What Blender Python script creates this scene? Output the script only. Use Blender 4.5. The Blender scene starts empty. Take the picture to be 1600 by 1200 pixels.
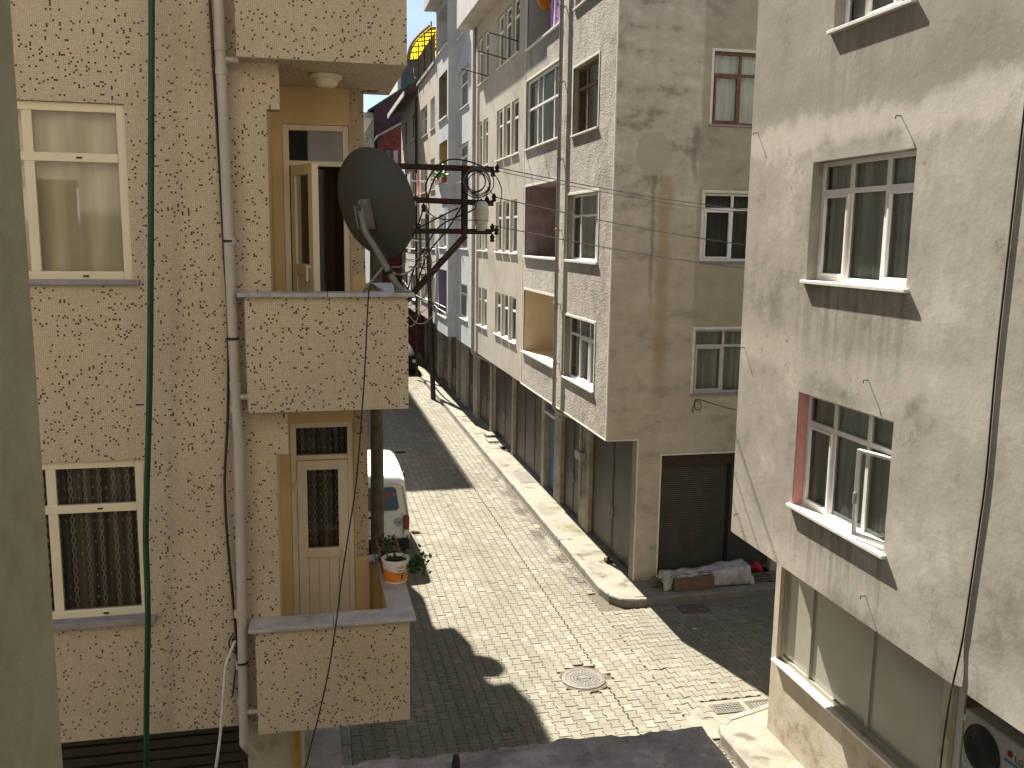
import bpy, math, random
from mathutils import Vector, Matrix
random.seed(7)
S = bpy.context.scene
COL = S.collection
# ------------------------------------------------------------------ camera
cd = bpy.data.cameras.new('camera'); cam = bpy.data.objects.new('camera', cd); COL.objects.link(cam)
cd.sensor_width = 36.0; cd.lens = 36.0*1434.8/1600; cd.clip_start = .05; cd.clip_end = 3000
cam.matrix_world = Matrix(((.97565, .02176, -.218245, 0), (-.21894, .155835, -.963214, 0), (.01305, .987543, .156805, 7.1), (0, 0, 0, 1)))
S.camera = cam
# ------------------------------------------------------------------ world and sun
SUN = Vector((.25, -1.0, -1.19))            # the way the sunlight travels
w = bpy.data.worlds.new('World'); S.world = w; w.use_nodes = True
nt = w.node_tree; nt.nodes.clear()
out = nt.nodes.new('ShaderNodeOutputWorld'); bg = nt.nodes.new('ShaderNodeBackground')
sky = nt.nodes.new('ShaderNodeTexSky'); sky.sky_type = 'NISHITA'; sky.sun_disc = False
sky.sun_elevation = math.radians(49.2); sky.sun_rotation = math.radians(14); sky.dust_density = .4; sky.ozone_density = 2.5
tc = nt.nodes.new('ShaderNodeTexCoord'); no = nt.nodes.new('ShaderNodeTexNoise'); no.inputs['Scale'].default_value = 3.4
no.inputs['Detail'].default_value = 9; no.inputs['Roughness'].default_value = .58
mp = nt.nodes.new('ShaderNodeMapping'); mp.inputs['Scale'].default_value = (1, 1, 2.2); mp.inputs['Location'].default_value = (1.35, .6, .2)
rp = nt.nodes.new('ShaderNodeValToRGB'); rp.color_ramp.elements[0].position = .5; rp.color_ramp.elements[1].position = .68
mx = nt.nodes.new('ShaderNodeMix'); mx.data_type = 'RGBA'; mx.inputs[7].default_value = (3.8, 3.9, 4.1, 1)
L = nt.links.new
L(tc.outputs['Generated'], mp.inputs[0]); L(mp.outputs[0], no.inputs['Vector']); L(no.outputs[0], rp.inputs[0]); L(rp.outputs[0], mx.inputs[0])
L(sky.outputs[0], mx.inputs[6]); L(mx.outputs[2], bg.inputs[0]); L(bg.outputs[0], out.inputs[0])
bg.inputs[1].default_value = .05
sd = bpy.data.lights.new('sun', 'SUN'); sd.energy = 5.0; sd.angle = math.radians(.53); sd.color = (1, .94, .84)
so = bpy.data.objects.new('sun', sd); COL.objects.link(so); so.location = (-5, 20, 40)
so.rotation_euler = SUN.to_track_quat('-Z', 'Y').to_euler()
S.view_settings.view_transform = 'Standard'; S.view_settings.look = 'None'; S.view_settings.exposure = 1.7; S.view_settings.gamma = 1
S.render.engine = 'CYCLES'
S.cycles.max_bounces = 8; S.cycles.diffuse_bounces = 5; S.cycles.transparent_max_bounces = 16
# ------------------------------------------------------------------ helpers
ORG = {}
def tag(o, label=None, cat=None, group=None, kind=None):
    if label: o['label'] = label
    if cat: o['category'] = cat
    if group: o['group'] = group
    if kind: o['kind'] = kind
    return o
def thing(name, label, cat, loc=(0, 0, 0), group=None, rz=0):
    o = bpy.data.objects.new(name, None); COL.objects.link(o); o.location = loc; o.empty_display_size = .2
    o.rotation_euler = (0, 0, rz); ORG[o] = Vector(loc) if not rz else Vector((0, 0, 0))
    return tag(o, label, cat, group)
class MB:
    def __init__(s): s.v = []; s.f = []
    def add(s, vs, fs):
        k = len(s.v); s.v += [tuple(p) for p in vs]; s.f += [tuple(i+k for i in q) for q in fs]; return s
    def quad(s, a, b, c, d): return s.add((a, b, c, d), ((0, 1, 2, 3),))
    def box(s, x0, x1, y0, y1, z0, z1):
        if x0 > x1: x0, x1 = x1, x0
        if y0 > y1: y0, y1 = y1, y0
        if z0 > z1: z0, z1 = z1, z0
        return s.add([(x0, y0, z0), (x1, y0, z0), (x1, y1, z0), (x0, y1, z0), (x0, y0, z1), (x1, y0, z1), (x1, y1, z1), (x0, y1, z1)],
                     [(0, 3, 2, 1), (4, 5, 6, 7), (0, 1, 5, 4), (1, 2, 6, 5), (2, 3, 7, 6), (3, 0, 4, 7)])
    def rings(s, rs, cap=True, closed=False):
        n = len(rs[0]); vs = [p for r in rs for p in r]; fs = []
        m = len(rs)
        for i in range(m if closed else m-1):
            for j in range(n):
                a = i*n+j; b = i*n+(j+1) % n; i2 = (i+1) % m
                fs.append((a, b, i2*n+(j+1) % n, i2*n+j))
        if cap and not closed: fs += [tuple(range(n))[::-1], tuple(range((m-1)*n, m*n))]
        return s.add(vs, fs)
    def cyl(s, p0, p1, r0, r1=None, n=12, cap=True):
        p0 = Vector(p0); p1 = Vector(p1); r1 = r0 if r1 is None else r1
        d = (p1-p0).normalized(); a = d.orthogonal().normalized(); b = d.cross(a)
        return s.rings([[p+(a*math.cos(t)+b*math.sin(t))*r for t in [2*math.pi*k/n for k in range(n)]] for p, r in ((p0, r0), (p1, r1))], cap)
    def tube(s, pts, r, n=7, closed=False, sub=4):
        pts = [Vector(p) for p in pts]
        if sub > 1 and len(pts) > 2:
            q = []; m = len(pts)
            for i in range(m if closed else m-1):
                if closed: a, b, c, d = pts[i-1], pts[i], pts[(i+1) % m], pts[(i+2) % m]
                else: a, b, c, d = pts[max(i-1, 0)], pts[i], pts[i+1], pts[min(i+2, m-1)]
                for k in range(sub):
                    t = k/sub; q.append(.5*((2*b)+(c-a)*t+(2*a-5*b+4*c-d)*t*t+(3*b-a-3*c+d)*t**3))
            if not closed: q.append(pts[-1])
            pts = q
        rs = []; a = None; m = len(pts)
        for i, p in enumerate(pts):
            d = ((pts[(i+1) % m]-pts[i-1]) if closed else (pts[min(i+1, m-1)]-pts[max(i-1, 0)])).normalized()
            if a is None: a = d.orthogonal().normalized()
            a = (a-d*a.dot(d)).normalized(); b = d.cross(a)
            rs.append([p+(a*math.cos(t)+b*math.sin(t))*r for t in [2*math.pi*k/n for k in range(n)]])
        return s.rings(rs, True, closed)
    def lathe(s, c, prof, n=20, sx=1, sy=1):
        return s.rings([[(c[0]+r*sx*math.cos(2*math.pi*k/n), c[1]+r*sy*math.sin(2*math.pi*k/n), c[2]+z) for k in range(n)] for r, z in prof])
    def prism(s, poly, z0, z1):
        n = len(poly)
        return s.add([(x, y, z0) for x, y in poly]+[(x, y, z1) for x, y in poly],
                     [tuple(range(n))[::-1], tuple(range(n, 2*n))]+[(i, (i+1) % n, n+(i+1) % n, n+i) for i in range(n)])
    def grid(s, fn, nu, nv):
        return s.add([fn(i/nu, j/nv) for j in range(nv+1) for i in range(nu+1)],
                     [(j*(nu+1)+i, j*(nu+1)+i+1, (j+1)*(nu+1)+i+1, (j+1)*(nu+1)+i) for j in range(nv) for i in range(nu)])
    def mesh(s, name, mat, o=Vector((0, 0, 0)), smooth=False):
        me = bpy.data.meshes.new(name); me.from_pydata([Vector(p)-o for p in s.v], [], s.f); me.update()
        if mat: me.materials.append(mat)
        uv = me.uv_layers.new(name='m'); dat = uv.data
        for p in me.polygons:
            n = p.normal; ax, ay, az = abs(n.x), abs(n.y), abs(n.z)
            for li in p.loop_indices:
                c = s.v[me.loops[li].vertex_index]
                dat[li].uv = (c[0], c[1]) if az >= ax and az >= ay else ((c[1], c[2]) if ax > ay else (c[0], c[2]))
        if smooth:
            for p in me.polygons: p.use_smooth = True
        return me
    def build(s, name, mat, parent=None, smooth=False, bevel=0, auto=None):
        o = ORG[parent] if parent else Vector((0, 0, 0))
        ob = bpy.data.objects.new(name, s.mesh(name, mat, o, smooth)); COL.objects.link(ob)
        ORG[ob] = o
        if parent: ob.parent = parent
        if bevel:
            m = ob.modifiers.new('b', 'BEVEL'); m.width = bevel; m.segments = 2; m.limit_method = 'ANGLE'
        if auto is not None:
            me = ob.data
            for p in me.polygons: p.use_smooth = True
            me.set_sharp_from_angle(angle=math.radians(auto))
        return ob
def BX(*a): return MB().box(*a)
def copy_tree(o, parent=None):
    c = o.copy(); COL.objects.link(c); c.parent = parent; ORG[c] = ORG.get(o)
    for ch in o.children: copy_tree(ch, c)
    return c
# ------------------------------------------------------------------ materials
def srgb(r, g, b): return tuple(((c/255/12.92) if c/255 <= .04045 else ((c/255+.055)/1.055)**2.4) for c in (r, g, b))
class NT:
    def __init__(s, name):
        s.m = bpy.data.materials.new(name); s.m.use_nodes = True; s.t = s.m.node_tree; s.p = s.t.nodes['Principled BSDF']
        s.uv = s.t.nodes.new('ShaderNodeUVMap').outputs[0]
    def n(s, kind, **kw):
        x = s.t.nodes.new('ShaderNode'+kind)
        for k, v in kw.items(): setattr(x, k, v)
        return x
    def lk(s, a, b): s.t.links.new(a, b)
    def put(s, sock, v):
        if hasattr(v, 'is_linked') or hasattr(v, 'links'): s.lk(v, sock)
        else: sock.default_value = v
    def math(s, op, a, b=0.0, c=0.0):
        x = s.n('Math', operation=op); s.put(x.inputs[0], a); s.put(x.inputs[1], b); s.put(x.inputs[2], c); return x.outputs[0]
    def mapv(s, scale=(1, 1, 1), loc=(0, 0, 0), src=None):
        x = s.n('Mapping'); s.lk(src or s.uv, x.inputs[0]); x.inputs['Scale'].default_value = scale; x.inputs['Location'].default_value = loc; return x.outputs[0]
    def noise(s, scale, detail=5, rough=.55, vec=None):
        x = s.n('TexNoise'); x.inputs['Scale'].default_value = scale; x.inputs['Detail'].default_value = detail; x.inputs['Roughness'].default_value = rough
        s.lk(vec or s.uv, x.inputs['Vector']); return x.outputs[0]
    def ramp(s, fac, lo, hi):
        x = s.n('MapRange', interpolation_type='SMOOTHSTEP'); s.put(x.inputs[0], fac); x.inputs[1].default_value = lo; x.inputs[2].default_value = hi; return x.outputs[0]
    def mix(s, fac, a, b, mode='MIX'):
        x = s.n('Mix', data_type='RGBA', blend_type=mode)
        for sock, v in ((x.inputs[0], fac), (x.inputs[6], a), (x.inputs[7], b)):
            if isinstance(v, tuple): v = tuple(v)+(1,) if len(v) == 3 else v
            s.put(sock, v)
        return x.outputs[2]
    def bump(s, h, strength=.3, dist=.01):
        x = s.n('Bump'); x.inputs['Strength'].default_value = strength; x.inputs['Distance'].default_value = dist; s.lk(h, x.inputs['Height']); s.lk(x.outputs[0], s.p.inputs['Normal'])
    def done(s, col, rough=.85, spec=.3, metal=0.0):
        c = s.p.inputs['Base Color']
        if isinstance(col, tuple): c.default_value = tuple(col)+(1,)
        else: s.lk(col, c)
        s.put(s.p.inputs['Roughness'], rough); s.p.inputs['Specular IOR Level'].default_value = spec; s.p.inputs['Metallic'].default_value = metal
        return s.m
def plain(name, c, rough=.6, var=.18, scale=6, bump=0, bs=60, spec=.35, metal=0, dirt=None):
    t = NT(name); n = t.noise(scale, 6); lo = tuple(x*(1-var) for x in c); hi = tuple(min(1, x*(1+var)) for x in c)
    col = t.mix(t.ramp(n, .3, .7), lo, hi)
    if dirt:
        d = t.ramp(t.noise(scale*.35, 7, .65, t.mapv((1, .35, 1), (3, 1, 0))), .5, .72); col = t.mix(t.math('MULTIPLY', d, dirt[1]), col, dirt[0])
    if bump: t.bump(t.noise(bs, 4), bump, .01)
    return t.done(col, rough, spec, metal)
def stucco(name, dark, mid, light, big=.9, bump=.35, bs=22, bd=.012, streak=.35, rough=.92):
    t = NT(name); n1 = t.noise(big, 8, .6); n2 = t.noise(big*3.3, 7, .6, t.mapv((1, 1, 1), (7, 3, 0))); n3 = t.noise(1.0, 6, .6, t.mapv((3.2, .35, 1), (2, 9, 0)))
    a = t.math('ADD', t.math('MULTIPLY', n1, .6), t.math('MULTIPLY', n2, .4))
    col = t.mix(t.ramp(a, .39, .5), dark, mid); col = t.mix(t.ramp(a, .5, .6), col, light)
    col = t.mix(t.math('MULTIPLY', t.ramp(n3, .52, .7), streak), col, dark)
    g = t.noise(170, 3); col = t.mix(.16, col, t.mix(g, (.12, .11, .09), (.8, .75, .66)))
    t.bump(t.math('ADD', t.noise(bs, 6, .6), t.math('MULTIPLY', n2, 1.5)), bump, bd)
    return t.done(col, rough, .2)
def mosaic():
    t = NT('mosaic_tile'); sc = 1/.0148
    v = t.mapv((sc, sc, 1)); sp = t.n('SeparateXYZ'); t.lk(v, sp.inputs[0])
    fx = t.math('FLOOR', sp.outputs[0]); fy = t.math('FLOOR', sp.outputs[1]); cx = t.n('CombineXYZ'); t.lk(fx, cx.inputs[0]); t.lk(fy, cx.inputs[1])
    wn = t.n('TexWhiteNoise', noise_dimensions='2D'); t.lk(cx.outputs[0], wn.inputs['Vector'])
    s2 = t.n('SeparateColor'); t.lk(wn.outputs['Color'], s2.inputs[0])
    cl = t.ramp(t.noise(5, 2), .42, .6); thr = t.math('SUBTRACT', .951, t.math('MULTIPLY', cl, .018))
    dark = t.math('GREATER_THAN', wn.outputs['Value'], thr)
    base = t.mix(s2.outputs[0], (.51, .415, .29), (.62, .52, .375))
    dcol = t.mix(s2.outputs[1], (.012, .011, .016), (.03, .014, .01))
    rx = t.math('FRACT', sp.outputs[0]); ry = t.math('FRACT', sp.outputs[1])
    j = t.math('MAXIMUM', t.math('LESS_THAN', rx, .17), t.math('LESS_THAN', ry, .17))
    ax = t.math('SUBTRACT', rx, .58); ay = t.math('SUBTRACT', ry, .58); rr2 = t.math('ADD', t.math('MULTIPLY', ax, ax), t.math('MULTIPLY', ay, ay)); dark = t.math('MULTIPLY', dark, t.math('LESS_THAN', rr2, .27))
    col = t.mix(dark, base, dcol); col = t.mix(t.math('MULTIPLY', j, .62), col, (.235, .18, .115))
    d1 = t.ramp(t.noise(.8, 7, .6), .45, .72); col = t.mix(t.math('MULTIPLY', d1, .3), col, (.30, .235, .16))
    d2 = t.ramp(t.noise(1.0, 7, .65, t.mapv((5, .45, 1), (4, 4, 0))), .55, .75); col = t.mix(t.math('MULTIPLY', d2, .2), col, (.22, .18, .13))
    t.bump(t.math('SUBTRACT', 1.0, j), .25, .002)
    return t.done(col, .55, .35)
def pavermat():
    t = NT('paver_concrete'); oi = t.n('ObjectInfo'); ge = t.n('NewGeometry')
    r = t.math('FRACT', t.math('ADD', oi.outputs['Random'], ge.outputs['Random Per Island']))
    pos = ge.outputs['Position']
    col = t.mix(r, (.185, .174, .132), (.235, .222, .172))
    col = t.mix(t.math('MULTIPLY', t.math('GREATER_THAN', r, .9), .5), col, (.29, .275, .23))
    big = t.ramp(t.noise(.55, 7, .62, t.mapv((1, .5, 1), (0, 0, 0), pos)), .42, .68); col = t.mix(t.math('MULTIPLY', big, .5), col, (.125, .115, .085))
    ps = t.n('SeparateXYZ'); t.lk(pos, ps.inputs[0])
    for xc_ in (2.15, 3.75):
        tk = t.math('SUBTRACT', 1.0, t.ramp(t.math('ABSOLUTE', t.math('SUBTRACT', ps.outputs[0], xc_)), .08, .38)); tk = t.math('MULTIPLY', tk, t.math('MULTIPLY', t.ramp(t.noise(.9, 6, .6, t.mapv((2, .4, 1), (2, 5, 0), pos)), .35, .65), t.ramp(ps.outputs[0], 0, .1))); col = t.mix(t.math('MULTIPLY', tk, .38), col, (.11, .10, .078))
    oil = t.ramp(t.noise(1.9, 5, .55, t.mapv((1, 1, 1), (8, 8, 0), pos)), .67, .74); col = t.mix(t.math('MULTIPLY', oil, .6), col, (.075, .065, .05)); gut = t.math('MULTIPLY', t.math('MULTIPLY', t.ramp(ps.outputs[0], 4.95, 5.4), t.math('MULTIPLY', t.ramp(ps.outputs[1], 16.6, 17.6), t.math('SUBTRACT', 1.0, t.ramp(ps.outputs[1], 27, 29)))), t.ramp(t.noise(1.5, 5, .6, t.mapv((1, .55, 1), (0, 3, 0), pos)), .43, .56)); col = t.mix(t.math('MULTIPLY', gut, .75), col, (.062, .052, .042))
    gr = t.noise(140, 4, .7, pos); col = t.mix(.15, col, t.mix(gr, (.05, .045, .035), (.36, .34, .28)))
    t.bump(gr, .35, .004)
    return t.done(col, t.math('SUBTRACT', .93, t.math('MULTIPLY', gut, .55)), .2)
def glassmat(name='window_glass', tint=(.93, .95, .92), refl=1.0):
    m = bpy.data.materials.new(name); m.use_nodes = True; t = m.node_tree; t.nodes.clear()
    o = t.nodes.new('ShaderNodeOutputMaterial'); tr = t.nodes.new('ShaderNodeBsdfTransparent'); tr.inputs[0].default_value = tint+(1,)
    gl = t.nodes.new('ShaderNodeBsdfGlossy'); gl.inputs['Roughness'].default_value = .01; gl.inputs[0].default_value = (.95, .97, 1, 1)
    fr = t.nodes.new('ShaderNodeFresnel'); fr.inputs[0].default_value = 1.5
    mu = t.nodes.new('ShaderNodeMath'); mu.operation = 'MULTIPLY_ADD'; mu.inputs[1].default_value = 1.1*refl; mu.inputs[2].default_value = .01; mu.use_clamp = True
    mi = t.nodes.new('ShaderNodeMixShader'); k = t.links.new
    k(fr.outputs[0], mu.inputs[0]); k(mu.outputs[0], mi.inputs[0]); k(tr.outputs[0], mi.inputs[1]); k(gl.outputs[0], mi.inputs[2]); k(mi.outputs[0], o.inputs[0])
    return m
def lacemat():
    t = NT('lace_curtain'); sp = t.n('SeparateXYZ'); t.lk(t.uv, sp.inputs[0]); u, v = sp.outputs[0], sp.outputs[1]
    ph = t.math('MULTIPLY', t.math('SINE', t.math('MULTIPLY', v, 38.0)), .013)
    ph2 = t.math('MULTIPLY', ph, -1.0)
    def stripe(off):
        a = t.math('FRACT', t.math('MULTIPLY', t.math('ADD', u, off), 9.5)); a = t.math('ABSOLUTE', t.math('SUBTRACT', a, .5)); return t.math('LESS_THAN', a, .05)
    pat = t.math('MAXIMUM', stripe(ph), stripe(ph2))
    vo = t.n('TexVoronoi', feature='F1'); t.lk(t.mapv((19, 11, 1)), vo.inputs['Vector']); vo.inputs['Scale'].default_value = 1; vo.inputs['Randomness'].default_value = .15
    dots = t.math('LESS_THAN', vo.outputs['Distance'], .14); pat = t.math('MAXIMUM', pat, dots)
    fold = t.ramp(t.noise(1.0, 3, .5, t.mapv((17, .25, 1))), .4, .66)  # light and shade of the lace folds, painted into the colour
    base = t.mix(fold, (.05, .042, .03), (.20, .17, .125))
    col = t.mix(t.math('MULTIPLY', pat, .55), base, (.52, .47, .36))
    return t.done(col, .9, .1)
def clothmat(name, c, fold_shades=9):
    t = NT(name); f = t.noise(1.0, 3, .5, t.mapv((fold_shades, .3, 1))); col = t.mix(t.ramp(f, .35, .65), tuple(x*.62 for x in c), c)  # fold shading painted into the cloth colour, darker in the creases
    return t.done(col, .9, .1)
M = {}
M['mosaic'] = mosaic(); M['paver'] = pavermat(); M['glass'] = glassmat(); M['glass_door'] = glassmat('door_glass', (.5, .5, .45), .8); M['lace'] = lacemat()
M['yellow'] = plain('yellow_wall_paint', (.70, .53, .29), .8, .06, 2, .08, 90, .2)
M['cream_pvc'] = plain('cream_window_plastic', (.72, .64, .46), .4, .03, 4)
M['beige_pvc'] = plain('beige_door_plastic', (.80, .72, .58), .4, .04, 4)
M['white_pvc'] = plain('white_window_plastic', (.78, .77, .74), .4, .04, 4)
M['grey_pvc'] = plain('grey_window_frame', (.50, .48, .44), .45, .06, 4)
M['wood'] = plain('brown_window_wood', (.16, .075, .035), .55, .3, 12)
M['marble'] = stucco('grey_marble', (.28, .27, .265), (.40, .385, .37), (.50, .48, .46), 2.2, .03, 60, .002, .2, .45)
M['sill_white'] = plain('white_marble_sill', (.70, .68, .63), .5, .08, 9)
M['sill_grey'] = plain('grey_stone_sill', (.27, .25, .25), .6, .15, 9)
M['pipe'] = plain('grey_downpipe_plastic', (.44, .40, .33), .45, .08, 3)
M['zinc'] = plain('zinc_downpipe', (.30, .28, .26), .5, .15, 5, 0, 60, .4, .3)
M['curtain'] = clothmat('cream_curtain_cloth', (.80, .73, .58), 4)
M['curtain_grey'] = clothmat('grey_net_curtain', (.50, .53, .49))
M['curtain_white'] = clothmat('white_net_curtain', (.60, .66, .64))
M['curtain_brown'] = clothmat('brown_curtain_cloth', (.10, .055, .035))
M['dark_room_sheet'] = clothmat('dark_room_cloth', (.10, .105, .095), 14)  # dark sheet behind panes, stands in for the shade of unlit rooms
M['curtain_green'] = clothmat('lime_curtain_cloth', (.52, .56, .24))
def cement():
    t = NT('bare_cement_render'); w = t.mapv((1, 1, 1), (3.1, 1.7, 0)); n0 = t.noise(.45, 4, .5, w); n1 = t.noise(1.3, 9, .68, w); n2 = t.noise(5.5, 8, .65, w); n3 = t.noise(1.0, 7, .62, t.mapv((3.0, .45, 1), (2, 9, 0)))
    a = t.math('ADD', t.math('ADD', t.math('MULTIPLY', n0, .35), t.math('MULTIPLY', n1, .4)), t.math('ADD', t.math('MULTIPLY', n2, .15), t.math('MULTIPLY', n3, .1)))
    col = t.mix(t.ramp(a, .38, .5), (.16, .142, .112), (.33, .302, .25)); col = t.mix(t.ramp(a, .49, .63), col, (.49, .46, .395))
    sp = t.n('SeparateXYZ'); t.lk(t.uv, sp.inputs[0]); v = t.math('ADD', sp.outputs[1], t.math('MULTIPLY', t.math('SUBTRACT', n1, .5), .9))
    for zc_, hw, st, cc in ((8.33, .16, .55, (.60, .565, .49)), (8.75, .12, .4, (.20, .18, .145)), (5.75, .22, .35, (.54, .51, .43)), (3.35, .2, .3, (.52, .49, .41))):
        b = t.math('SUBTRACT', 1.0, t.ramp(t.math('ABSOLUTE', t.math('SUBTRACT', v, zc_)), hw*.4, hw*1.6)); col = t.mix(t.math('MULTIPLY', b, st), col, cc)
    uu = sp.outputs[0]; vv = sp.outputs[1]; sn = t.ramp(t.noise(1.0, 6, .6, t.mapv((7.5, .3, 1), (5, 2, 0))), .46, .62)
    for zs in (3.93, 6.63, 9.35):
        m = t.math('MULTIPLY', t.math('MULTIPLY', t.ramp(uu, 7.75, 7.95), t.math('SUBTRACT', 1.0, t.ramp(uu, 9.75, 9.95))), t.math('MULTIPLY', t.ramp(vv, zs-1.3, zs-.15), t.math('LESS_THAN', vv, zs+.02)))
        col = t.mix(t.math('MULTIPLY', t.math('MULTIPLY', m, sn), .55), col, (.12, .105, .08))
    ck = t.math('ABSOLUTE', t.math('SUBTRACT', t.noise(.55, 9, .62, t.mapv((1.6, .8, 1), (11, 4, 0))), .5)); ck = t.math('MULTIPLY', t.math('LESS_THAN', ck, .0022), t.ramp(t.noise(.8, 2, .5, t.mapv((1, 1, 1), (1, 20, 0))), .5, .6))
    col = t.mix(t.math('MULTIPLY', ck, .7), col, (.09, .078, .06))
    up = t.ramp(v, 8.42, 8.62); col = t.mix(t.math('MULTIPLY', up, .55), col, (.21, .188, .15))
    g = t.noise(150, 3); col = t.mix(.13, col, t.mix(g, (.12, .11, .09), (.8, .75, .66)))
    pk = t.ramp(t.noise(28, 3, .6), .70, .74); col = t.mix(t.math('MULTIPLY', pk, .45), col, (.16, .135, .10))
    t.bump(t.math('ADD', t.math('MULTIPLY', t.noise(16, 6, .6), .6), t.math('ADD', t.math('MULTIPLY', n1, 1.2), t.math('MULTIPLY', pk, -.4))), .16, .022)
    return t.done(col, .93, .2)
M['stucco_right'] = cement(); M['stucco_old'] = stucco('bare_cement_render', (.25, .22, .17), (.44, .40, .325), (.64, .595, .505), .75, .22, 7, .02, .6)
M['rough_cast'] = stucco('rough_cast_render', (.27, .24, .195), (.37, .335, .28), (.45, .415, .35), .7, .9, 24, .05, .25)
M['smooth_beige'] = stucco('smooth_beige_render', (.30, .275, .22), (.375, .345, .28), (.42, .39, .32), .6, .12, 20, .01, .35)
M['blue_grey'] = stucco('pale_blue_grey_render', (.33, .34, .35), (.42, .435, .455), (.47, .485, .505), .6, .15, 20, .01, .2)
M['pink_beige'] = stucco('pinkish_beige_render', (.38, .325, .265), (.47, .41, .34), (.52, .46, .385), .6, .12, 20, .01, .3)
M['pale_grey'] = stucco('pale_grey_render', (.40, .375, .36), (.51, .485, .47), (.58, .55, .53), .6, .12, 20, .01, .3)
M['maroon'] = plain('maroon_wall_paint', (.115, .055, .06), .8, .2, 1.5, .1, 30)
M['redwall'] = plain('red_wall_paint', (.13, .035, .03), .8, .4, 3, .1, 30)
M['browngrey'] = plain('brown_grey_wall', (.13, .105, .10), .8, .12, 1)
M['greenroof'] = plain('green_roof_sheet', (.03, .10, .07), .5, .2, 2)
M['trim'] = plain('white_plaster_trim', (.68, .64, .55), .8, .1, 6, .1, 60)
M['mauve'] = plain('mauve_balcony_paint', (.30, .235, .225), .85, .16, 4, .1, 40, .2, 0, ((.13, .10, .09), .5))
M['purple'] = plain('purple_balcony_paint', (.20, .155, .235), .85, .1, 2)
M['cream'] = plain('cream_balcony_paint', (.62, .52, .35), .85, .07, 2)
M['greywhite'] = plain('grey_balcony_paint', (.48, .45, .40), .85, .07, 2)
M['orange_in'] = plain('ochre_balcony_paint', (.40, .25, .12), .85, .1, 2)
M['olive_in'] = plain('olive_balcony_paint', (.16, .14, .09), .85, .1, 2)
M['concrete'] = stucco('weathered_concrete', (.21, .20, .18), (.34, .32, .28), (.45, .42, .365), 1.6, .4, 30, .01, .2)
M['rough_concrete'] = stucco('pebbly_raw_concrete', (.115, .105, .10), (.205, .19, .18), (.32, .30, .285), 4.5, 1.0, 38, .02, .1)
M['sidewalk'] = stucco('sidewalk_concrete', (.13, .12, .085), (.195, .18, .135), (.23, .215, .165), 1.1, .35, 40, .008, .15)
def mossy():
    m = M['sidewalk']; t = m.node_tree; bc = t.nodes['Principled BSDF'].inputs['Base Color']; src = bc.links[0].from_socket
    u = t.nodes.new('ShaderNodeUVMap'); n = t.nodes.new('ShaderNodeTexNoise'); n.inputs['Scale'].default_value = .9; n.inputs['Detail'].default_value = 8; n.inputs['Roughness'].default_value = .65
    r = t.nodes.new('ShaderNodeMapRange'); r.inputs[1].default_value = .55; r.inputs[2].default_value = .68; r.inputs[4].default_value = .75
    x = t.nodes.new('ShaderNodeMix'); x.data_type = 'RGBA'; x.inputs[7].default_value = (.12, .125, .045, 1)
    n2 = t.nodes.new('ShaderNodeTexNoise'); n2.inputs['Scale'].default_value = 2.3; n2.inputs['Detail'].default_value = 8; r2 = t.nodes.new('ShaderNodeMapRange'); r2.inputs[1].default_value = .57; r2.inputs[2].default_value = .66; r2.inputs[4].default_value = .7
    x2 = t.nodes.new('ShaderNodeMix'); x2.data_type = 'RGBA'; x2.inputs[7].default_value = (.075, .06, .04, 1)
    k = t.links.new; k(u.outputs[0], n.inputs['Vector']); k(u.outputs[0], n2.inputs['Vector']); k(n.outputs[0], r.inputs[0]); k(n2.outputs[0], r2.inputs[0]); k(r.outputs[0], x.inputs[0]); k(src, x.inputs[6]); k(x.outputs[2], x2.inputs[6]); k(r2.outputs[0], x2.inputs[0]); k(x2.outputs[2], bc)
mossy()
M['kerb'] = stucco('kerb_concrete', (.13, .12, .095), (.20, .185, .15), (.25, .235, .19), 2.2, .3, 40, .008, .1)
M['bed'] = plain('sand_bed', (.10, .088, .062), .95, .3, 20, .4, 80)
M['brown_door'] = plain('brown_metal_door', (.066, .044, .036), .5, .16, 2, .05, 20, .4, 0, ((.12, .10, .085), .35))
M['olive_door'] = plain('olive_metal_door', (.055, .047, .036), .5, .16, 2, .05, 20, .4, 0, ((.12, .11, .09), .35))
M['blue_door'] = plain('blue_metal_door', (.05, .13, .22), .5, .2, 4)
M['shutter'] = plain('dark_roller_shutter', (.078, .071, .055), .5, .15, 3)
M['pillar'] = stucco('stained_pillar_render', (.30, .24, .15), (.48, .42, .32), (.56, .50, .40), 1.3, .3, 30, .01, .4)
M['pillar_dark'] = stucco('darker_street_pillar', (.16, .13, .09), (.26, .225, .17), (.34, .30, .235), 1.3, .3, 30, .01, .4)  # darker tone of the pillar render for the street-side pillars
M['rust'] = plain('rusty_steel', (.058, .034, .023), .8, .45, 25, .4, 90)
M['darkrust'] = plain('dark_rusty_iron', (.035, .025, .02), .8, .4, 25, .3, 90)
M['dish'] = plain('dark_painted_dish', (.052, .052, .045), .55, .08, 3)
M['dish_arm'] = plain('grey_galvanised_tube', (.17, .175, .155), .5, .12, 9, 0, 60, .4, .2)
M['polewood'] = plain('weathered_pole_timber', (.105, .092, .062), .9, .3, 6, .4, 30)
M['irontar'] = plain('dark_iron_pole', (.03, .028, .026), .6, .2, 6)
M['black'] = plain('black_rubber', (.012, .012, .012), .55, .1, 6)
M['black_cable'] = plain('black_cable_sheath', (.018, .017, .016), .5, .1, 6)
M['brown_cable'] = plain('brown_cable_sheath', (.045, .025, .015), .6, .2, 6)
M['grey_cable'] = plain('grey_cable_sheath', (.15, .14, .125), .6, .2, 6)
M['green_hose'] = plain('green_hose_plastic', (.010, .052, .024), .35, .2, 6)
M['white_cable'] = plain('white_cable_sheath', (.62, .58, .52), .5, .1, 6)
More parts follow.
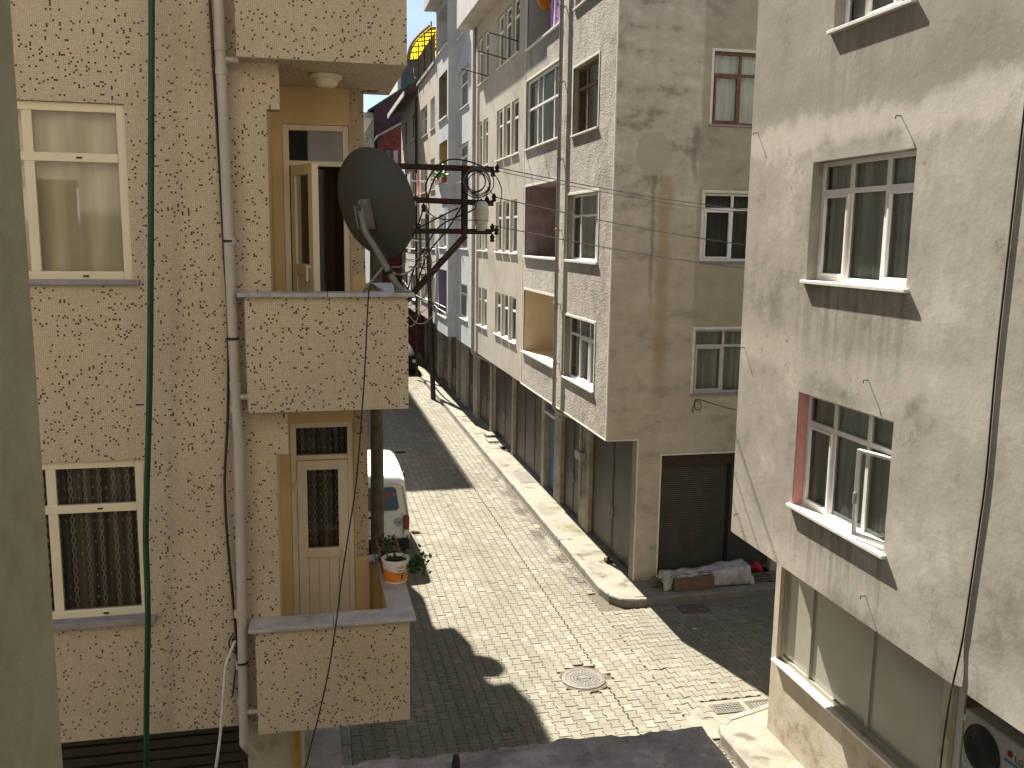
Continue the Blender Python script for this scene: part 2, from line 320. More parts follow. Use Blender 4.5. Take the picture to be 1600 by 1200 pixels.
M['green_wall'] = stucco('grey_green_wall_paint', (.20, .195, .115), (.25, .245, .15), (.28, .275, .175), 3, .5, 60, .006, .15)
M['lampwhite'] = plain('aged_white_lamp_metal', (.60, .62, .60), .4, .1, 6)
M['lampglass'] = plain('yellowed_lamp_diffuser', (.58, .57, .49), .25, .15, 9)
M['van'] = plain('white_van_paint', (.78, .78, .77), .25, .02, 2, 0, 60, .5)
M['vanglass'] = plain('dark_van_glass', (.10, .145, .185), .06, .1, 2, 0, 60, .8)
M['redlamp'] = plain('red_lamp_plastic', (.22, .016, .016), .2, .1, 20)
M['whitelamp'] = plain('clear_lamp_plastic', (.72, .70, .66), .2, .05, 20)
M['red_print'] = plain('red_print', (.42, .05, .045), .5, .05)
M['pink_print'] = plain('pink_print', (.55, .18, .22), .5, .05)
M['blue_print'] = plain('blue_print', (.05, .12, .20), .5, .05)
M['terracotta'] = plain('brown_planter_plastic', (.20, .075, .045), .6, .15, 9)
M['bucket'] = plain('white_bucket_plastic', (.74, .70, .64), .4, .05, 6)
M['orange_print'] = plain('orange_print', (.72, .24, .02), .4, .06, 6)
M['black_print'] = plain('black_print', (.03, .02, .02), .5, .05)
M['soil'] = plain('dark_soil', (.03, .02, .014), .95, .4, 40, .6, 80)
M['leaf'] = plain('green_leaf', (.035, .085, .022), .5, .35, 30)
M['leaf_light'] = plain('light_green_leaf', (.13, .24, .05), .5, .3, 30)
M['cast_iron'] = plain('worn_cast_iron', (.125, .115, .095), .6, .25, 20, .3, 60, .4, .2)
M['iron_dark'] = plain('dark_grate_iron', (.14, .125, .11), .6, .3, 20, .3, 60)
M['hole'] = plain('deep_dark_gully', (.01, .01, .01), .95, .1)
M['tarp'] = plain('dirty_white_tarp', (.46, .44, .41), .5, .25, 6, .9, 9)
M['cardboard'] = plain('brown_carton', (.20, .125, .085), .85, .12, 5)
M['redcloth'] = plain('red_cloth', (.40, .02, .03), .85, .2, 9)
M['stick'] = plain('grey_scrap_timber', (.14, .115, .085), .9, .35, 9)
M['yellow_pipe'] = plain('yellow_gas_pipe', (.50, .24, .03), .5, .15, 9)
M['pink'] = plain('pink_reveal_paint', (.58, .27, .24), .8, .08, 6)
M['ac'] = plain('grey_white_air_conditioner', (.34, .325, .28), .45, .05, 5)
M['panel_white'] = plain('frosted_shop_panel', (.34, .325, .265), .16, .05, 2)
M['teal'] = plain('teal_glass_sheet', (.16, .24, .22), .2, .1, 2)
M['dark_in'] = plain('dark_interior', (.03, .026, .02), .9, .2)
def yellowsheet():
    t = NT('yellow_awning_sheet'); m = t.done((.80, .52, .03), .4, .3)
    tl = t.n('BsdfTranslucent'); tl.inputs[0].default_value = (.95, .66, .03, 1); ms = t.n('MixShader'); ms.inputs[0].default_value = .6
    t.lk(t.p.outputs[0], ms.inputs[1]); t.lk(tl.outputs[0], ms.inputs[2]); t.lk(ms.outputs[0], t.t.nodes['Material Output'].inputs[0]); return m
M['awning'] = yellowsheet()
def endwall():
    t = NT('stained_end_wall_render'); sp = t.n('SeparateXYZ'); t.lk(t.uv, sp.inputs[0]); u, v = sp.outputs[0], sp.outputs[1]
    n1 = t.noise(1.1, 8, .65, t.mapv((.9, 1.9, 1))); n2 = t.noise(4.5, 7, .6)
    a = t.math('ADD', t.math('MULTIPLY', n1, .65), t.math('MULTIPLY', n2, .35))
    col = t.mix(t.ramp(a, .38, .5), (.30, .26, .20), (.53, .47, .37)); col = t.mix(t.ramp(a, .5, .61), col, (.66, .60, .49))
    warm = t.ramp(v, 8.6, 6.2); col = t.mix(t.math('MULTIPLY', warm, .45), col, (.47, .395, .28))
    def band(x, c, hw, soft): return t.math('SUBTRACT', 1.0, t.ramp(t.math('ABSOLUTE', t.math('SUBTRACT', x, c)), hw, hw+soft))
    wob = t.math('ADD', u, t.math('MULTIPLY', t.math('SUBTRACT', t.noise(2.5, 4), .5), .2))
    st = t.math('MULTIPLY', band(wob, 6.88, .05, .17), t.math('MULTIPLY', t.ramp(v, 8.45, 8.25), t.ramp(v, 3.2, 5.0)))
    col = t.mix(t.math('MULTIPLY', st, .6), col, (.36, .235, .11))
    st2 = t.math('MULTIPLY', band(wob, 6.64, .012, .05), t.math('MULTIPLY', t.ramp(v, 8.45, 8.3), t.ramp(v, 5.2, 7.0)))
    col = t.mix(t.math('MULTIPLY', st2, .6), col, (.15, .12, .085))
    st3 = t.math('MULTIPLY', band(wob, 7.48, .02, .08), t.math('MULTIPLY', t.ramp(v, 9.4, 9.2), t.ramp(v, 7.9, 8.6)))
    col = t.mix(t.math('MULTIPLY', st3, .6), col, (.15, .13, .10))
    du = t.math('DIVIDE', t.math('SUBTRACT', wob, 6.62), .36); dv = t.math('DIVIDE', t.math('SUBTRACT', v, 8.75), .42)
    el = t.math('SUBTRACT', 1.0, t.ramp(t.math('ADD', t.math('MULTIPLY', du, du), t.math('MULTIPLY', dv, dv)), .85, 1.1))
    col = t.mix(t.math('MULTIPLY', el, .8), col, (.44, .395, .315))
    rough = t.math('MULTIPLY', t.ramp(u, 7.54, 7.6), t.math('SUBTRACT', 1.0, t.ramp(u, 9.5, 9.6))); rough = t.math('MULTIPLY', rough, t.ramp(v, 5.2, 5.3))
    col = t.mix(t.math('MULTIPLY', rough, .55), col, t.mix(t.noise(38, 4), (.24, .20, .135), (.46, .395, .28)))
    g = t.noise(160, 3); col = t.mix(.14, col, t.mix(g, (.1, .09, .08), (.75, .7, .6)))
    h = t.math('ADD', t.math('MULTIPLY', t.noise(40, 4), t.math('ADD', .3, t.math('MULTIPLY', rough, 1.6))), t.math('ADD', t.math('MULTIPLY', n2, 1.3), t.math('MULTIPLY', el, .25)))
    t.bump(h, .6, .02)
    return t.done(col, .93, .2)
M['endwall'] = endwall()
# ------------------------------------------------------------------ wall-frame helpers: u along the wall, z up, d into the wall
def WP(face, pos):
    return {'-Y': lambda u, z, d: (u, pos+d, z), '+Y': lambda u, z, d: (u, pos-d, z), '-X': lambda u, z, d: (pos+d, u, z), '+X': lambda u, z, d: (pos-d, u, z)}[face]
def wbox(mb, face, pos, u0, u1, z0, z1, d0, d1):
    f = WP(face, pos); a = f(u0, z0, d0); b = f(u1, z1, d1); return mb.box(a[0], b[0], a[1], b[1], a[2], b[2])
def wall(mb, face, pos, u0, u1, z0, z1, ops=(), rev=.14, norev=()):
    f = WP(face, pos); flip = face in ('-X', '+Y')
    us = sorted({u0, u1, *[x for o in ops for x in o[:2]]}); zs = sorted({z0, z1, *[x for o in ops for x in o[2:4]]})
    def q(a, b, c, d): mb.quad(*((d, c, b, a) if flip else (a, b, c, d)))
    for i in range(len(us)-1):
        for k in range(len(zs)-1):
            cu = (us[i]+us[i+1])/2; cz = (zs[k]+zs[k+1])/2
            if any(o[0] < cu < o[1] and o[2] < cz < o[3] for o in ops): continue
            q(f(us[i], zs[k], 0), f(us[i+1], zs[k], 0), f(us[i+1], zs[k+1], 0), f(us[i], zs[k+1], 0))
    for o in ops:
        if o in norev: continue
        a, b, c, e = o[:4]
        for (p0, p1) in (((a, c), (a, e)), ((a, e), (b, e)), ((b, e), (b, c)), ((b, c), (a, c))):
            q(f(*p0, 0), f(*p1, 0), f(*p1, rev), f(*p0, rev))
    return mb
def pleat(face, pos, u0, u1, z0, z1, d, amp=.018, freq=9):
    f = WP(face, pos); ph = random.random()*6; n = max(6, int((u1-u0)*freq*4))
    return MB().grid(lambda i, j: f(u0+(u1-u0)*i, z0+(z1-z0)*j, d+amp*math.sin((u1-u0)*i*freq*5.5+ph)+amp*.5*math.sin((u1-u0)*i*freq*2.3+ph*2)), n, 1)
def window(parent, face, pos, u0, u1, z0, z1, cols=(), tz=None, fm='white_pvc', rec=.1, fw=.05, curtain=None, sill='sill_white', sash=(), sp=.05, sh=.035, sx=.05, trim=None, tzcols=None, glass='glass', cgap=.1, copen=None, depth=.05):
    mb = MB(); e = .002
    wbox(mb, face, pos, u0+e, u0+fw, z0+e, z1-e, rec, rec+depth); wbox(mb, face, pos, u1-fw, u1-e, z0+e, z1-e, rec, rec+depth)
    wbox(mb, face, pos, u0+fw, u1-fw, z1-fw, z1-e, rec, rec+depth); wbox(mb, face, pos, u0+fw, u1-fw, z0+e, z0+fw, rec, rec+depth)
    for c in cols: wbox(mb, face, pos, c-fw*.55, c+fw*.55, z0+fw, z1-fw, rec+.003, rec+depth-.003)
    if tz: wbox(mb, face, pos, u0+fw, u1-fw, tz-fw*.5, tz+fw*.5, rec-.003, rec+depth)
    wo = mb.build('window', M[fm], parent, bevel=.004)
    us = [u0+fw]+list(cols)+[u1-fw]; zs = [z0+fw]+([tz] if tz else [])+[z1-fw]; k = 0
    for zi in range(len(zs)-1):
        for ui in range(len(us)-1):
            a, b, c, d = us[ui], us[ui+1], zs[zi], zs[zi+1]
            a += fw*.5 if ui else 0; b -= fw*.5 if ui < len(us)-2 else 0; c += fw*.5 if zi else 0; d -= fw*.5 if zi < len(zs)-2 else 0
            if k in sash:
                s2 = MB(); t = .038; w_ = .002
                wbox(s2, face, pos, a+w_, a+t, c+w_, d-w_, rec-.014, rec+.03); wbox(s2, face, pos, b-t, b-w_, c+w_, d-w_, rec-.014, rec+.03)
                wbox(s2, face, pos, a+t, b-t, d-t, d-w_, rec-.014, rec+.03); wbox(s2, face, pos, a+t, b-t, c+w_, c+t, rec-.014, rec+.03)
                s2.build('sash', M[fm], wo, bevel=.004); a += t-.004; b -= t-.004; c += t-.004; d -= t-.004
            f = WP(face, pos); q4 = (f(a, c, rec+.022), f(b, c, rec+.022), f(b, d, rec+.022), f(a, d, rec+.022)); g = MB().quad(*(q4[::-1] if face in ('-X', '+Y') else q4)); g.build('pane', M[glass], wo); k += 1
    if sill:
        s3 = MB(); wbox(s3, face, pos, u0-sx, u1+sx, z0-sh, z0+.004, -sp, rec+.01); s3.build('sill', M[sill], wo, bevel=.005)
    if curtain:
        ca, cb = copen if copen else (u0+.02, u1-.02)
        pleat(face, pos, ca, cb, z0+.03, z1-.03, rec+depth+cgap, .03 if curtain == 'curtain' else .018, 4 if curtain == 'curtain' else 9).build('curtain', M[curtain], wo, smooth=True)  # in the dark cloth this sheet stands in for an unlit room
    if trim:
        s4 = MB(); t = .055; pr = -.012
        wbox(s4, face, pos, u0-t, u0, z0, z1+t, pr, .02); wbox(s4, face, pos, u1, u1+t, z0, z1+t, pr, .02); wbox(s4, face, pos, u0, u1, z1, z1+t, pr, .02)
        s4.build('trim', M[trim], wo, bevel=.004)
    return wo
def recess(parent, face, pos, u0, u1, z0, z1, depth, mat, name='balcony_recess'):
    f = WP(face, pos); mb = MB(); a, b, c, d = u0, u1, z0, z1
    mb.quad(f(a, c, depth), f(b, c, depth), f(b, d, depth), f(a, d, depth))
    for p0, p1 in (((a, c), (a, d)), ((a, d), (b, d)), ((b, d), (b, c)), ((b, c), (a, c))): mb.quad(f(*p0, 0), f(*p1, 0), f(*p1, depth), f(*p0, depth))
    return mb.build(name, M[mat], parent)
def text(name, s, size, mat, parent, mtx, extrude=.001):
    cu = bpy.data.curves.new(name, 'FONT'); cu.body = s; cu.size = size; cu.extrude = extrude; cu.align_x = 'CENTER'; cu.align_y = 'CENTER'
    tmp = bpy.data.objects.new('tmp', cu); COL.objects.link(tmp); dg = bpy.context.evaluated_depsgraph_get(); me = bpy.data.meshes.new_from_object(tmp.evaluated_get(dg))
    bpy.data.objects.remove(tmp); ob = bpy.data.objects.new(name, me); me.materials.clear(); me.materials.append(M[mat]); COL.objects.link(ob); ob.parent = parent
    ob.matrix_local = mtx; ORG[ob] = ORG.get(parent); return ob
# ------------------------------------------------------------------ ground, pavers, pavements
g = MB().quad((-400, -300, -.03), (400, -300, -.03), (400, 700, -.03), (-400, 700, -.03)).build('ground', M['bed']); tag(g, kind='structure')
def paver_poly(L=.205, W=.165, e=.014, s=.02, gap=.0035):
    a = L/2-gap; q = L/4; w1 = W/2+e-gap; w0 = W/2-e-gap
    r = [(w1, -a), (w1, -q-s/2), (w0, -q+s/2), (w0, q-s/2), (w1, q+s/2), (w1, a)]
    return r+[(-x, -y) for x, y in r]
PP = paver_poly(); RA = Vector((.97565, -.21894, .01305)); DA = Vector((-.02176, -.155835, -.987543)); FA = Vector((.218245, .963214, -.156805))
def pix(p):
    c = Vector(p)-Vector((0, 0, 7.1)); z = c.dot(FA); return (800+1434.8*c.dot(RA)/z, 600+1434.8*c.dot(DA)/z, z)
street = thing('street', None, None, (3, 13, 0)); tag(street, kind='structure')
del_keys = None
MH = (4.32, 13.47)
spots = []
kerbX = 5.70
i = 0
x = .575
while x < 5.62:
    j = 0; y = 7.0+(.1025 if i % 2 else 0)
    while y < 49:
        lim = 5.66 if y > 16.9 or y < 11.5 else 5.5
        if x < lim-.05 and math.hypot(x-MH[0], (y-MH[1])) > .43: spots.append((x, y, 0))
        y += .205
    x += .165+(.014 if i == 24 else 0); i += 1
i = 0; y = 11.98
while y < 16.25:
    x = 5.58-(.1025 if i % 2 else 0)
    while x < 13:
        ok = not (5.9 < x < 7.0 and y < 12.33) and not (6.93 < x < 7.63 and 15.58 < y < 16.08)
        if x < 6.35 and y > 15.95: ok = False
        if ok: spots.append((x, y, 1))
        x += .205
    y += .165; i += 1
vis = []
for n, (x, y, o) in enumerate(spots):
    u, v, z = pix((x, y, 0))
    hid = u < 648 or u > 1194 or v > 1146-.02*(u-800) or (u > 1135 and v > 1085) or v < 900
    if not hid: vis.append((z, n))
near = {n for z, n in sorted(vis)[:300]}
def paver_mesh(ch=True):
    mb = MB(); t = [(x, y, 0) for x, y in PP]
    if ch:
        c = [(x*.955, y*.965, 0) for x, y in PP]; mid = [(x, y, -.006) for x, y in PP]; bo = [(x, y, -.035) for x, y in PP]
        k = 12; mb.add(c+mid+bo, [tuple(range(k))]+[(r*k+i, (r+1)*k+i, (r+1)*k+(i+1) % k, r*k+(i+1) % k) for r in (0, 1) for i in range(k)])
        mb.f = [q[::-1] if len(q) == 4 else q for q in mb.f]; mb.f = [q if len(q) > 4 else q[::-1] for q in mb.f]
    return mb
pm = paver_mesh().mesh('paver', M['paver'])
rest = MB(); base = paver_mesh()
rnd = random.Random(3)
for n, (x, y, o) in enumerate(spots):
    tx, ty, dz = rnd.gauss(0, .012), rnd.gauss(0, .012), rnd.gauss(0, .0022)-.001-(.009 if o and x < 5.7 else 0)
    if math.hypot(x-MH[0], y-MH[1]-.1) < .7: tx, ty = tx*2.2, ty*2.2
    rz = rnd.gauss(0, .012)+(math.pi/2 if o else 0)
    if n in near:
        ob = bpy.data.objects.new('paver', pm); COL.objects.link(ob); ob.parent = street
        ob.location = Vector((x, y, dz))-street.location; ob.rotation_euler = (tx, ty, rz)
    else:
        c, s = math.cos(rz), math.sin(rz)
        far = y > 33
        if far: vs = [(a, b, 0) for a, b in PP]; fs = [tuple(range(12))]
        else: vs, fs = base.v, base.f
        rest.add([(x+c*a-s*b, y+s*a+c*b, dz+h+a*ty-b*tx) for a, b, h in vs], fs)
tag(rest.build('pavers_beyond', M['paver'], street), kind='stuff')
# manhole
mh = thing('manhole_cover', 'round cast iron manhole cover set among broken pavers in the street', 'manhole cover', (MH[0], MH[1], 0))
r = MB().lathe((*MH, 0), [(.43, -.03), (.43, -.012), (.385, -.006), (.37, -.006), (.37, -.03)], 40); r.build('concrete_collar', M['bed'], mh)
d = MB().lathe((*MH, 0), [(.36, -.03), (.36, .004), (.345, .008), (.30, .008), (.29, .002), (.27, .002), (.26, .008), (.02, .008)], 40).build('lid', M['cast_iron'], mh, auto=30)
ribs = MB()
for k in range(24):
    a = 2*math.pi*k/24
    for rr in (.11, .165, .215): ribs.cyl((MH[0]+rr*math.cos(a+rr*9), MH[1]+rr*math.sin(a+rr*9), .006), (MH[0]+rr*math.cos(a+rr*9), MH[1]+rr*math.sin(a+rr*9), .016), .012, .009, 6)
ribs.box(MH[0]-.13, MH[0]+.13, MH[1]-.03, MH[1]+.03, .006, .016); ribs.build('tread_pattern', M['cast_iron'], mh)
# pavement along the right-hand houses, with a rounded corner into the side street
pv = thing('pavement', None, None, (6.2, 18, 0)); tag(pv, kind='structure')
arc = [(5.90+.42*-math.cos(t), 16.50-.36*math.sin(t)) for t in [k*math.pi/2/8 for k in range(9)]]
poly = [(5.60, 60)]+[(5.60, 17.0)]+[(x_+.12, y_) for x_, y_ in arc]+[(14, 16.30), (14, 17.3), (6.62, 17.3), (6.62, 60)]
MB().prism([(x_, y_) for x_, y_ in [(5.82, 60), (5.82, 16.9), (5.86, 16.6), (5.97, 16.38), (6.2, 16.30), (14, 16.42), (14, 17.3), (6.75, 17.3), (6.75, 60)]], -.02, .128).build('slab', M['sidewalk'], pv)
def kerb_run(parent, pts, wdt=.12, h=.135, seg=1.0):
    # pts: outer polyline; each stone its own part
    for a, b in zip(pts[:-1], pts[1:]):
        a = Vector((*a, 0)); b = Vector((*b, 0)); Ld = (b-a).length; n = max(1, round(Ld/seg)); dirn = (b-a)/Ld; nr = Vector((-dirn.y, dirn.x, 0))
        for k in range(n):
            p = a+dirn*(Ld*k/n+.004); q = a+dirn*(Ld*(k+1)/n-.004); hh = h+random.uniform(-.006, .006); off = random.uniform(-.006, .006)
            vs = []
            for P_ in (p, q):
                for o_, z_ in ((off, -.03), (off, hh-.02), (off+.02, hh), (wdt, hh), (wdt, -.03)):
                    vs.append(P_+nr*o_+Vector((0, 0, z_)))
            mb = MB().add(vs, [(0, 1, 2, 3, 4), (9, 8, 7, 6, 5)]+[(i_, 5+i_, 5+(i_+1) % 5, (i_+1) % 5) for i_ in range(5)])
            mb.build('kerb_stone', M['kerb'], parent)
kerb_run(pv, [(10, 16.25), (6.25, 16.13), (5.93, 16.22), (5.76, 16.47), (5.70, 16.9), (5.70, 46)][::-1][:1]+[(5.70, 16.9), (5.76, 16.47), (5.93, 16.22), (6.25, 16.13), (10, 16.25)])
gm = MB()
# right-hand near pavement in front of the cement-rendered house
pr = thing('pavement_near', None, None, (6, 10, 0)); tag(pr, kind='structure')
MB().prism([(5.82, 4), (6.9, 4), (6.9, 11.3), (14, 11.3), (14, 11.85), (6.8, 11.85), (6.42, 11.72), (6.0, 11.60), (5.87, 11.5), (5.82, 11.3)], -.02, .128).build('slab', M['sidewalk'], pr)
kerb_run(pr, [(6.8, 11.93), (6.42, 11.80), (5.95, 11.66), (5.78, 11.52), (5.70, 11.25), (5.70, 5)])
MB().prism([(5.42, 11.35), (5.75, 11.35), (6.0, 11.6), (7.06, 11.8), (7.06, 12.36), (5.82, 12.36), (5.62, 12.1), (5.42, 11.9)], -.02, -.006).build('mortar_patch', M['sidewalk'], pr)
MB().box(6.9, 7.66, 15.54, 16.12, -.02, -.008).build('mortar_patch', M['sidewalk'], pr)
# left pavement
pl = thing('pavement_left', None, None, (0, 12, 0)); tag(pl, kind='structure')
MB().box(-.6, .37, 9.0, 45, -.02, .118).build('slab', M['concrete'], pl)
kerb_run(pl, [(.49, 9.0), (.49, 26)], h=.125)
# grates
def grate(label, x0, x1, y0, y1, z, mode, n=7):
    t = thing('drain_grate', label, 'drain grate', ((x0+x1)/2, (y0+y1)/2, z), 'iron drain grates')
    BX(x0+.01, x1-.01, y0+.01, y1-.01, z-.05, z-.022).build('gully', M['hole'], t)
    f = .035; fr = MB().box(x0, x1, y0, y0+f, z-.05, z+.006).box(x0, x1, y1-f, y1, z-.05, z+.006).box(x0, x0+f, y0+f, y1-f, z-.05, z+.006).box(x1-f, x1, y0+f, y1-f, z-.05, z+.006); fr.build('frame', M['cast_iron'], t)
    for k in range(n):
        xa = x0+f+(x1-x0-2*f)*(k+.28)/n; xb = x0+f+(x1-x0-2*f)*(k+.78)/n
        BX(xa, xb, y0+f, y1-f, z-.03, z+.003).build('bar', M['cast_iron' if mode != 'dark' else 'iron_dark'], t)
    if mode == 'mesh':
        for k in range(4):
            ya = y0+f+(y1-y0-2*f)*(k+.3)/4; BX(x0+f, x1-f, ya, ya+.028, z-.03, z+.005).build('bar', M['cast_iron'], t)
grate('square mesh drain grate in sunlight by the kerb corner', 5.97, 6.47, 11.97, 12.25, .004, 'mesh', 9)
grate('slotted drain grate in sunlight against the cement house corner', 6.56, 7.0, 11.97, 12.25, .004, 'bar', 7)
grate('slotted drain grate in the shade before the scrap heap', 6.98, 7.58, 15.62, 16.02, .004, 'dark', 9)
def plate(label, x0, x1, y0, y1):
    t = thing('utility_cover', label, 'utility cover', ((x0+x1)/2, (y0+y1)/2, .13), 'rectangular covers set into the pavement'); z = .132
    BX(x0, x1, y0, y1, z-.03, z+.003).build('frame', M['iron_dark'], t)
    mb = MB()
    for k in range(6):
        for q in range(8): mb.box(x0+.04+(x1-x0-.08)*k/6, x0+.04+(x1-x0-.08)*(k+.6)/6, y0+.04+(y1-y0-.08)*q/8, y0+.04+(y1-y0-.08)*(q+.6)/8, z+.003, z+.007)
    mb.build('tread_plate', M['cast_iron'], t)
plate('grey tread cover in pavement beside the blue door', 5.98, 6.47, 25.0, 26.3)
plate('tread cover in pavement under the stacked slabs', 6.08, 6.55, 30.2, 31.6)
plate('tread cover in pavement at the foot of the far iron pole', 6.1, 6.55, 36.6, 37.9)
plate('tread cover in pavement just beyond the far iron pole', 6.1, 6.55, 41.4, 42.6)
plate('farthest tread cover in pavement before the dark car', 6.1, 6.55, 45.4, 46.6)
# ------------------------------------------------------------------ tiled building on the left
LB = thing('tiled_apartment_building', 'apartment building clad in beige mosaic tile with dark specks, left of street', 'building', (-.2, 8.6, 0))
ZL = 16.6; FY = 7.5
W1 = (-2.7, -1.275, 6.745, 8.045); W2 = (-2.7, -1.275, 4.055, 5.345)
wm = MB(); wall(wm, '-Y', FY, -8, -.255, 3.02, ZL, [W1, W2], .13)
for zb in (8.05, 5.345): wm.box(-.255, -.155, FY, FY+.15, zb, zb+.36)
wall(wm, '+X', .55, 8.6, 22.6, 3.02, ZL); wall(wm, '+Y', 22.6, -8, .55, 3.02, ZL); wall(wm, '+X', -8, 7.5, 22.6, 0, ZL)
wm.quad((-8, FY, 3.02), (-8, 22.6, 3.02), (.55, 22.6, 3.02), (.55, 8.6, 3.02)); wm.quad((-8, FY, 3.02), (.55, 8.6, 3.02), (-.255, 8.6, 3.02), (-.255, FY, 3.02))
wm.build('tiled_wall', M['mosaic'], LB)
BX(-8.2, .8, 7.3, 22.8, ZL, ZL+.2).build('roof', M['concrete'], LB)
ww = MB(); wall(ww, '+X', -.255, FY, 8.6, 3.02, ZL)   # yellow side of the loggias
dops = []
for b in (3.03, 5.73, 8.39, 11.1, 13.8):
    dops.append((-.165, .42, b+.12, b+2.345))
wall(ww, '-Y', 8.6, -.255, .435, 3.02, ZL, dops, .12)
for b in (3.03, 5.73, 8.39): ww.box(.435, .552, 8.588, 8.63, b+.1, b+1.02)
ww.build('yellow_wall', M['yellow'], LB)
for b in (3.03, 5.73, 8.39, 11.1, 13.8): BX(.435, .551, 8.592, 8.63, b+1.02, b+2.7).build('tiled_corner_pier', M['mosaic'], LB)
wl1 = window(LB, '-Y', FY, *W1, cols=[-1.955], tz=7.65, fm='cream_pvc', rec=.035, fw=.065, curtain='curtain', sill='sill_grey', sp=.045, sh=.035, cgap=.06)
wl2 = window(LB, '-Y', FY, *W2, cols=[-1.955], tz=4.955, fm='cream_pvc', rec=.035, fw=.065, curtain='lace', sill='sill_grey', sp=.07, sh=.05, cgap=.06)
for wo, zz in ((wl1, (7.648, 6.775)), (wl2, (4.953, 4.085))):
    for z_ in zz: BX(-1.63, -1.59, FY+.025, FY+.036, z_-.006, z_+.006).build('drain_slot', M['black'], wo)
def balcony(b, detail=True, y0=7.3, y1=8.85):
    p = MB().box(-.45, .8, y0, y0+.12, b, b+.9).box(.68, .8, y0+.12, y1, b, b+.9).box(-.45, -.33, y0+.12, y0+.199, b, b+.9).box(.552, .68, y1-.12, y1, b, b+.9)
    p.box(-.44, .68, y0+.12, 8.597, b+.002, b+.12)
    o = p.build('balcony', M['mosaic'], LB)
    li = MB().box(-.33, .668, y0+.12, y0+.135, b+.12, b+.9).box(.665, .68, y0+.135, y1-.12, b+.12, b+.9).box(.553, .665, y1-.135, y1-.12, b+.12, b+.9); li.build('lining', M['yellow'], o)
    z = b+.9; c = .032
    for k in ((-.5, .172, y0-.05, y0+.2), (.176, .85, y0-.05, y0+.2), (.63, .85, y0+.203, 8.1), (.63, .85, 8.104, y1+.03), (.545, .626, y1-.16, y1+.03)): BX(*k, z, z+c).build('coping_slab', M['marble'], o, bevel=.006)
    BX(-.30, .66, y0+.137, 8.58, b+.12, b+.128).build('floor', M['concrete'], o)
    return o
for b in (3.03, 5.73, 8.39, 11.1): balcony(b)
# far corner balconies of the same house
for b in (3.03, 5.73, 8.39, 11.1, 13.8):
    BX(-.1, .80, 21.5, 22.9, b, b+.9).build('far_balcony', M['mosaic'], LB)
# lower balcony door
def door_frame(b, name='balcony_door'):
    mb = MB(); u0, u1, z0, z1 = -.163, .418, b+.122, b+2.343; r = .02
    for a_ in ((u0, u0+.055, z0, z1), (u1-.055, u1, z0, z1), (u0+.055, u1-.055, z1-.05, z1), (u0+.055, u1-.055, b+1.985, b+2.03)): wbox(mb, '-Y', 8.6, *a_, r, r+.07)
    return mb.build(name, M['beige_pvc'], LB, bevel=.005)
def leaf(dr, b, mtx=None, gm='glass', pm_='lace'):
    u0, u1, z0, z1 = -.106, .361, b+.125, b+1.98; mb = MB(); r = .005
    for a_ in ((u0, u0+.09, z0, z1), (u1-.09, u1, z0, z1), (u0+.09, u1-.09, z1-.09, z1), (u0+.09, u1-.09, b+1.03, b+1.12), (u0+.09, u1-.09, z0, z0+.09)): wbox(mb, '-Y', 8.6, *a_, r, r+.06)
    for k in range(3):
        ua = u0+.092+(u1-u0-.184)*k/3; wbox(mb, '-Y', 8.6, ua+.001, ua+(u1-u0-.184)/3-.001, z0+.09, b+1.03, r+.014, r+.05)
    o = mb.build('leaf', M['beige_pvc'], dr, bevel=.004)
    f = WP('-Y', 8.6); p = MB().quad(f(u0+.09, b+1.12, r+.02), f(u1-.09, b+1.12, r+.02), f(u1-.09, z1-.09, r+.02), f(u0+.09, z1-.09, r+.02)).build('pane', M[gm], dr)
    hd = MB().cyl((u1-.045, 8.60, b+1.1), (u1-.045, 8.565, b+1.1), .012).box(u1-.055, u1-.035, 8.555, 8.568, b+.98, b+1.11).build('handle', M['white_pvc'], dr)
    return [o, p, hd]
d1 = door_frame(3.03); leaf(d1, 3.03)
f = WP('-Y', 8.6)
MB().quad(f(-.11, 5.06, .05), f(.365, 5.06, .05), f(.365, 5.325, .05), f(-.11, 5.325, .05)).build('pane', M['glass'], d1)
pleat('-Y', 8.6, -.11, .37, 3.2, 5.35, .16, .012, 9).build('curtain', M['lace'], d1, smooth=True)
for z_ in (4.72, 4.2, 3.3): BX(-.125, -.108, 8.583, 8.60, z_, z_+.1).build('hinge', M['white_pvc'], d1)
d2 = door_frame(5.73)
MB().quad(f(-.11, 7.76, .05), f(.365, 7.76, .05), f(.365, 8.025, .05), f(-.11, 8.025, .05)).build('pane', M['glass'], d2)
ang = Matrix.Translation(Vector((-.106, 8.60, 0))-ORG[d2]) @ Matrix.Rotation(math.radians(-67), 4, 'Z') @ Matrix.Translation(-(Vector((-.106, 8.60, 0))-ORG[d2]))
for o in leaf(d2, 5.73, gm='glass_door'): o.matrix_local = ang
pleat('-Y', 8.6, .20, .37, 5.9, 7.72, .25, .02, 11).build('curtain', M['curtain_brown'], d2, smooth=True)
pleat('-Y', 8.6, .10, .21, 5.9, 7.72, .5, .02, 11).build('curtain', M['curtain_grey'], d2, smooth=True)
# rooms behind windows and doors: inner side walls that keep them dark
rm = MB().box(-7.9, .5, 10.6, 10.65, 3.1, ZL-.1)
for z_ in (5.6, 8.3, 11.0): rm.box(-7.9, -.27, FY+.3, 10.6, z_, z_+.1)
rm.build('inner_wall', M['dark_in'], LB)
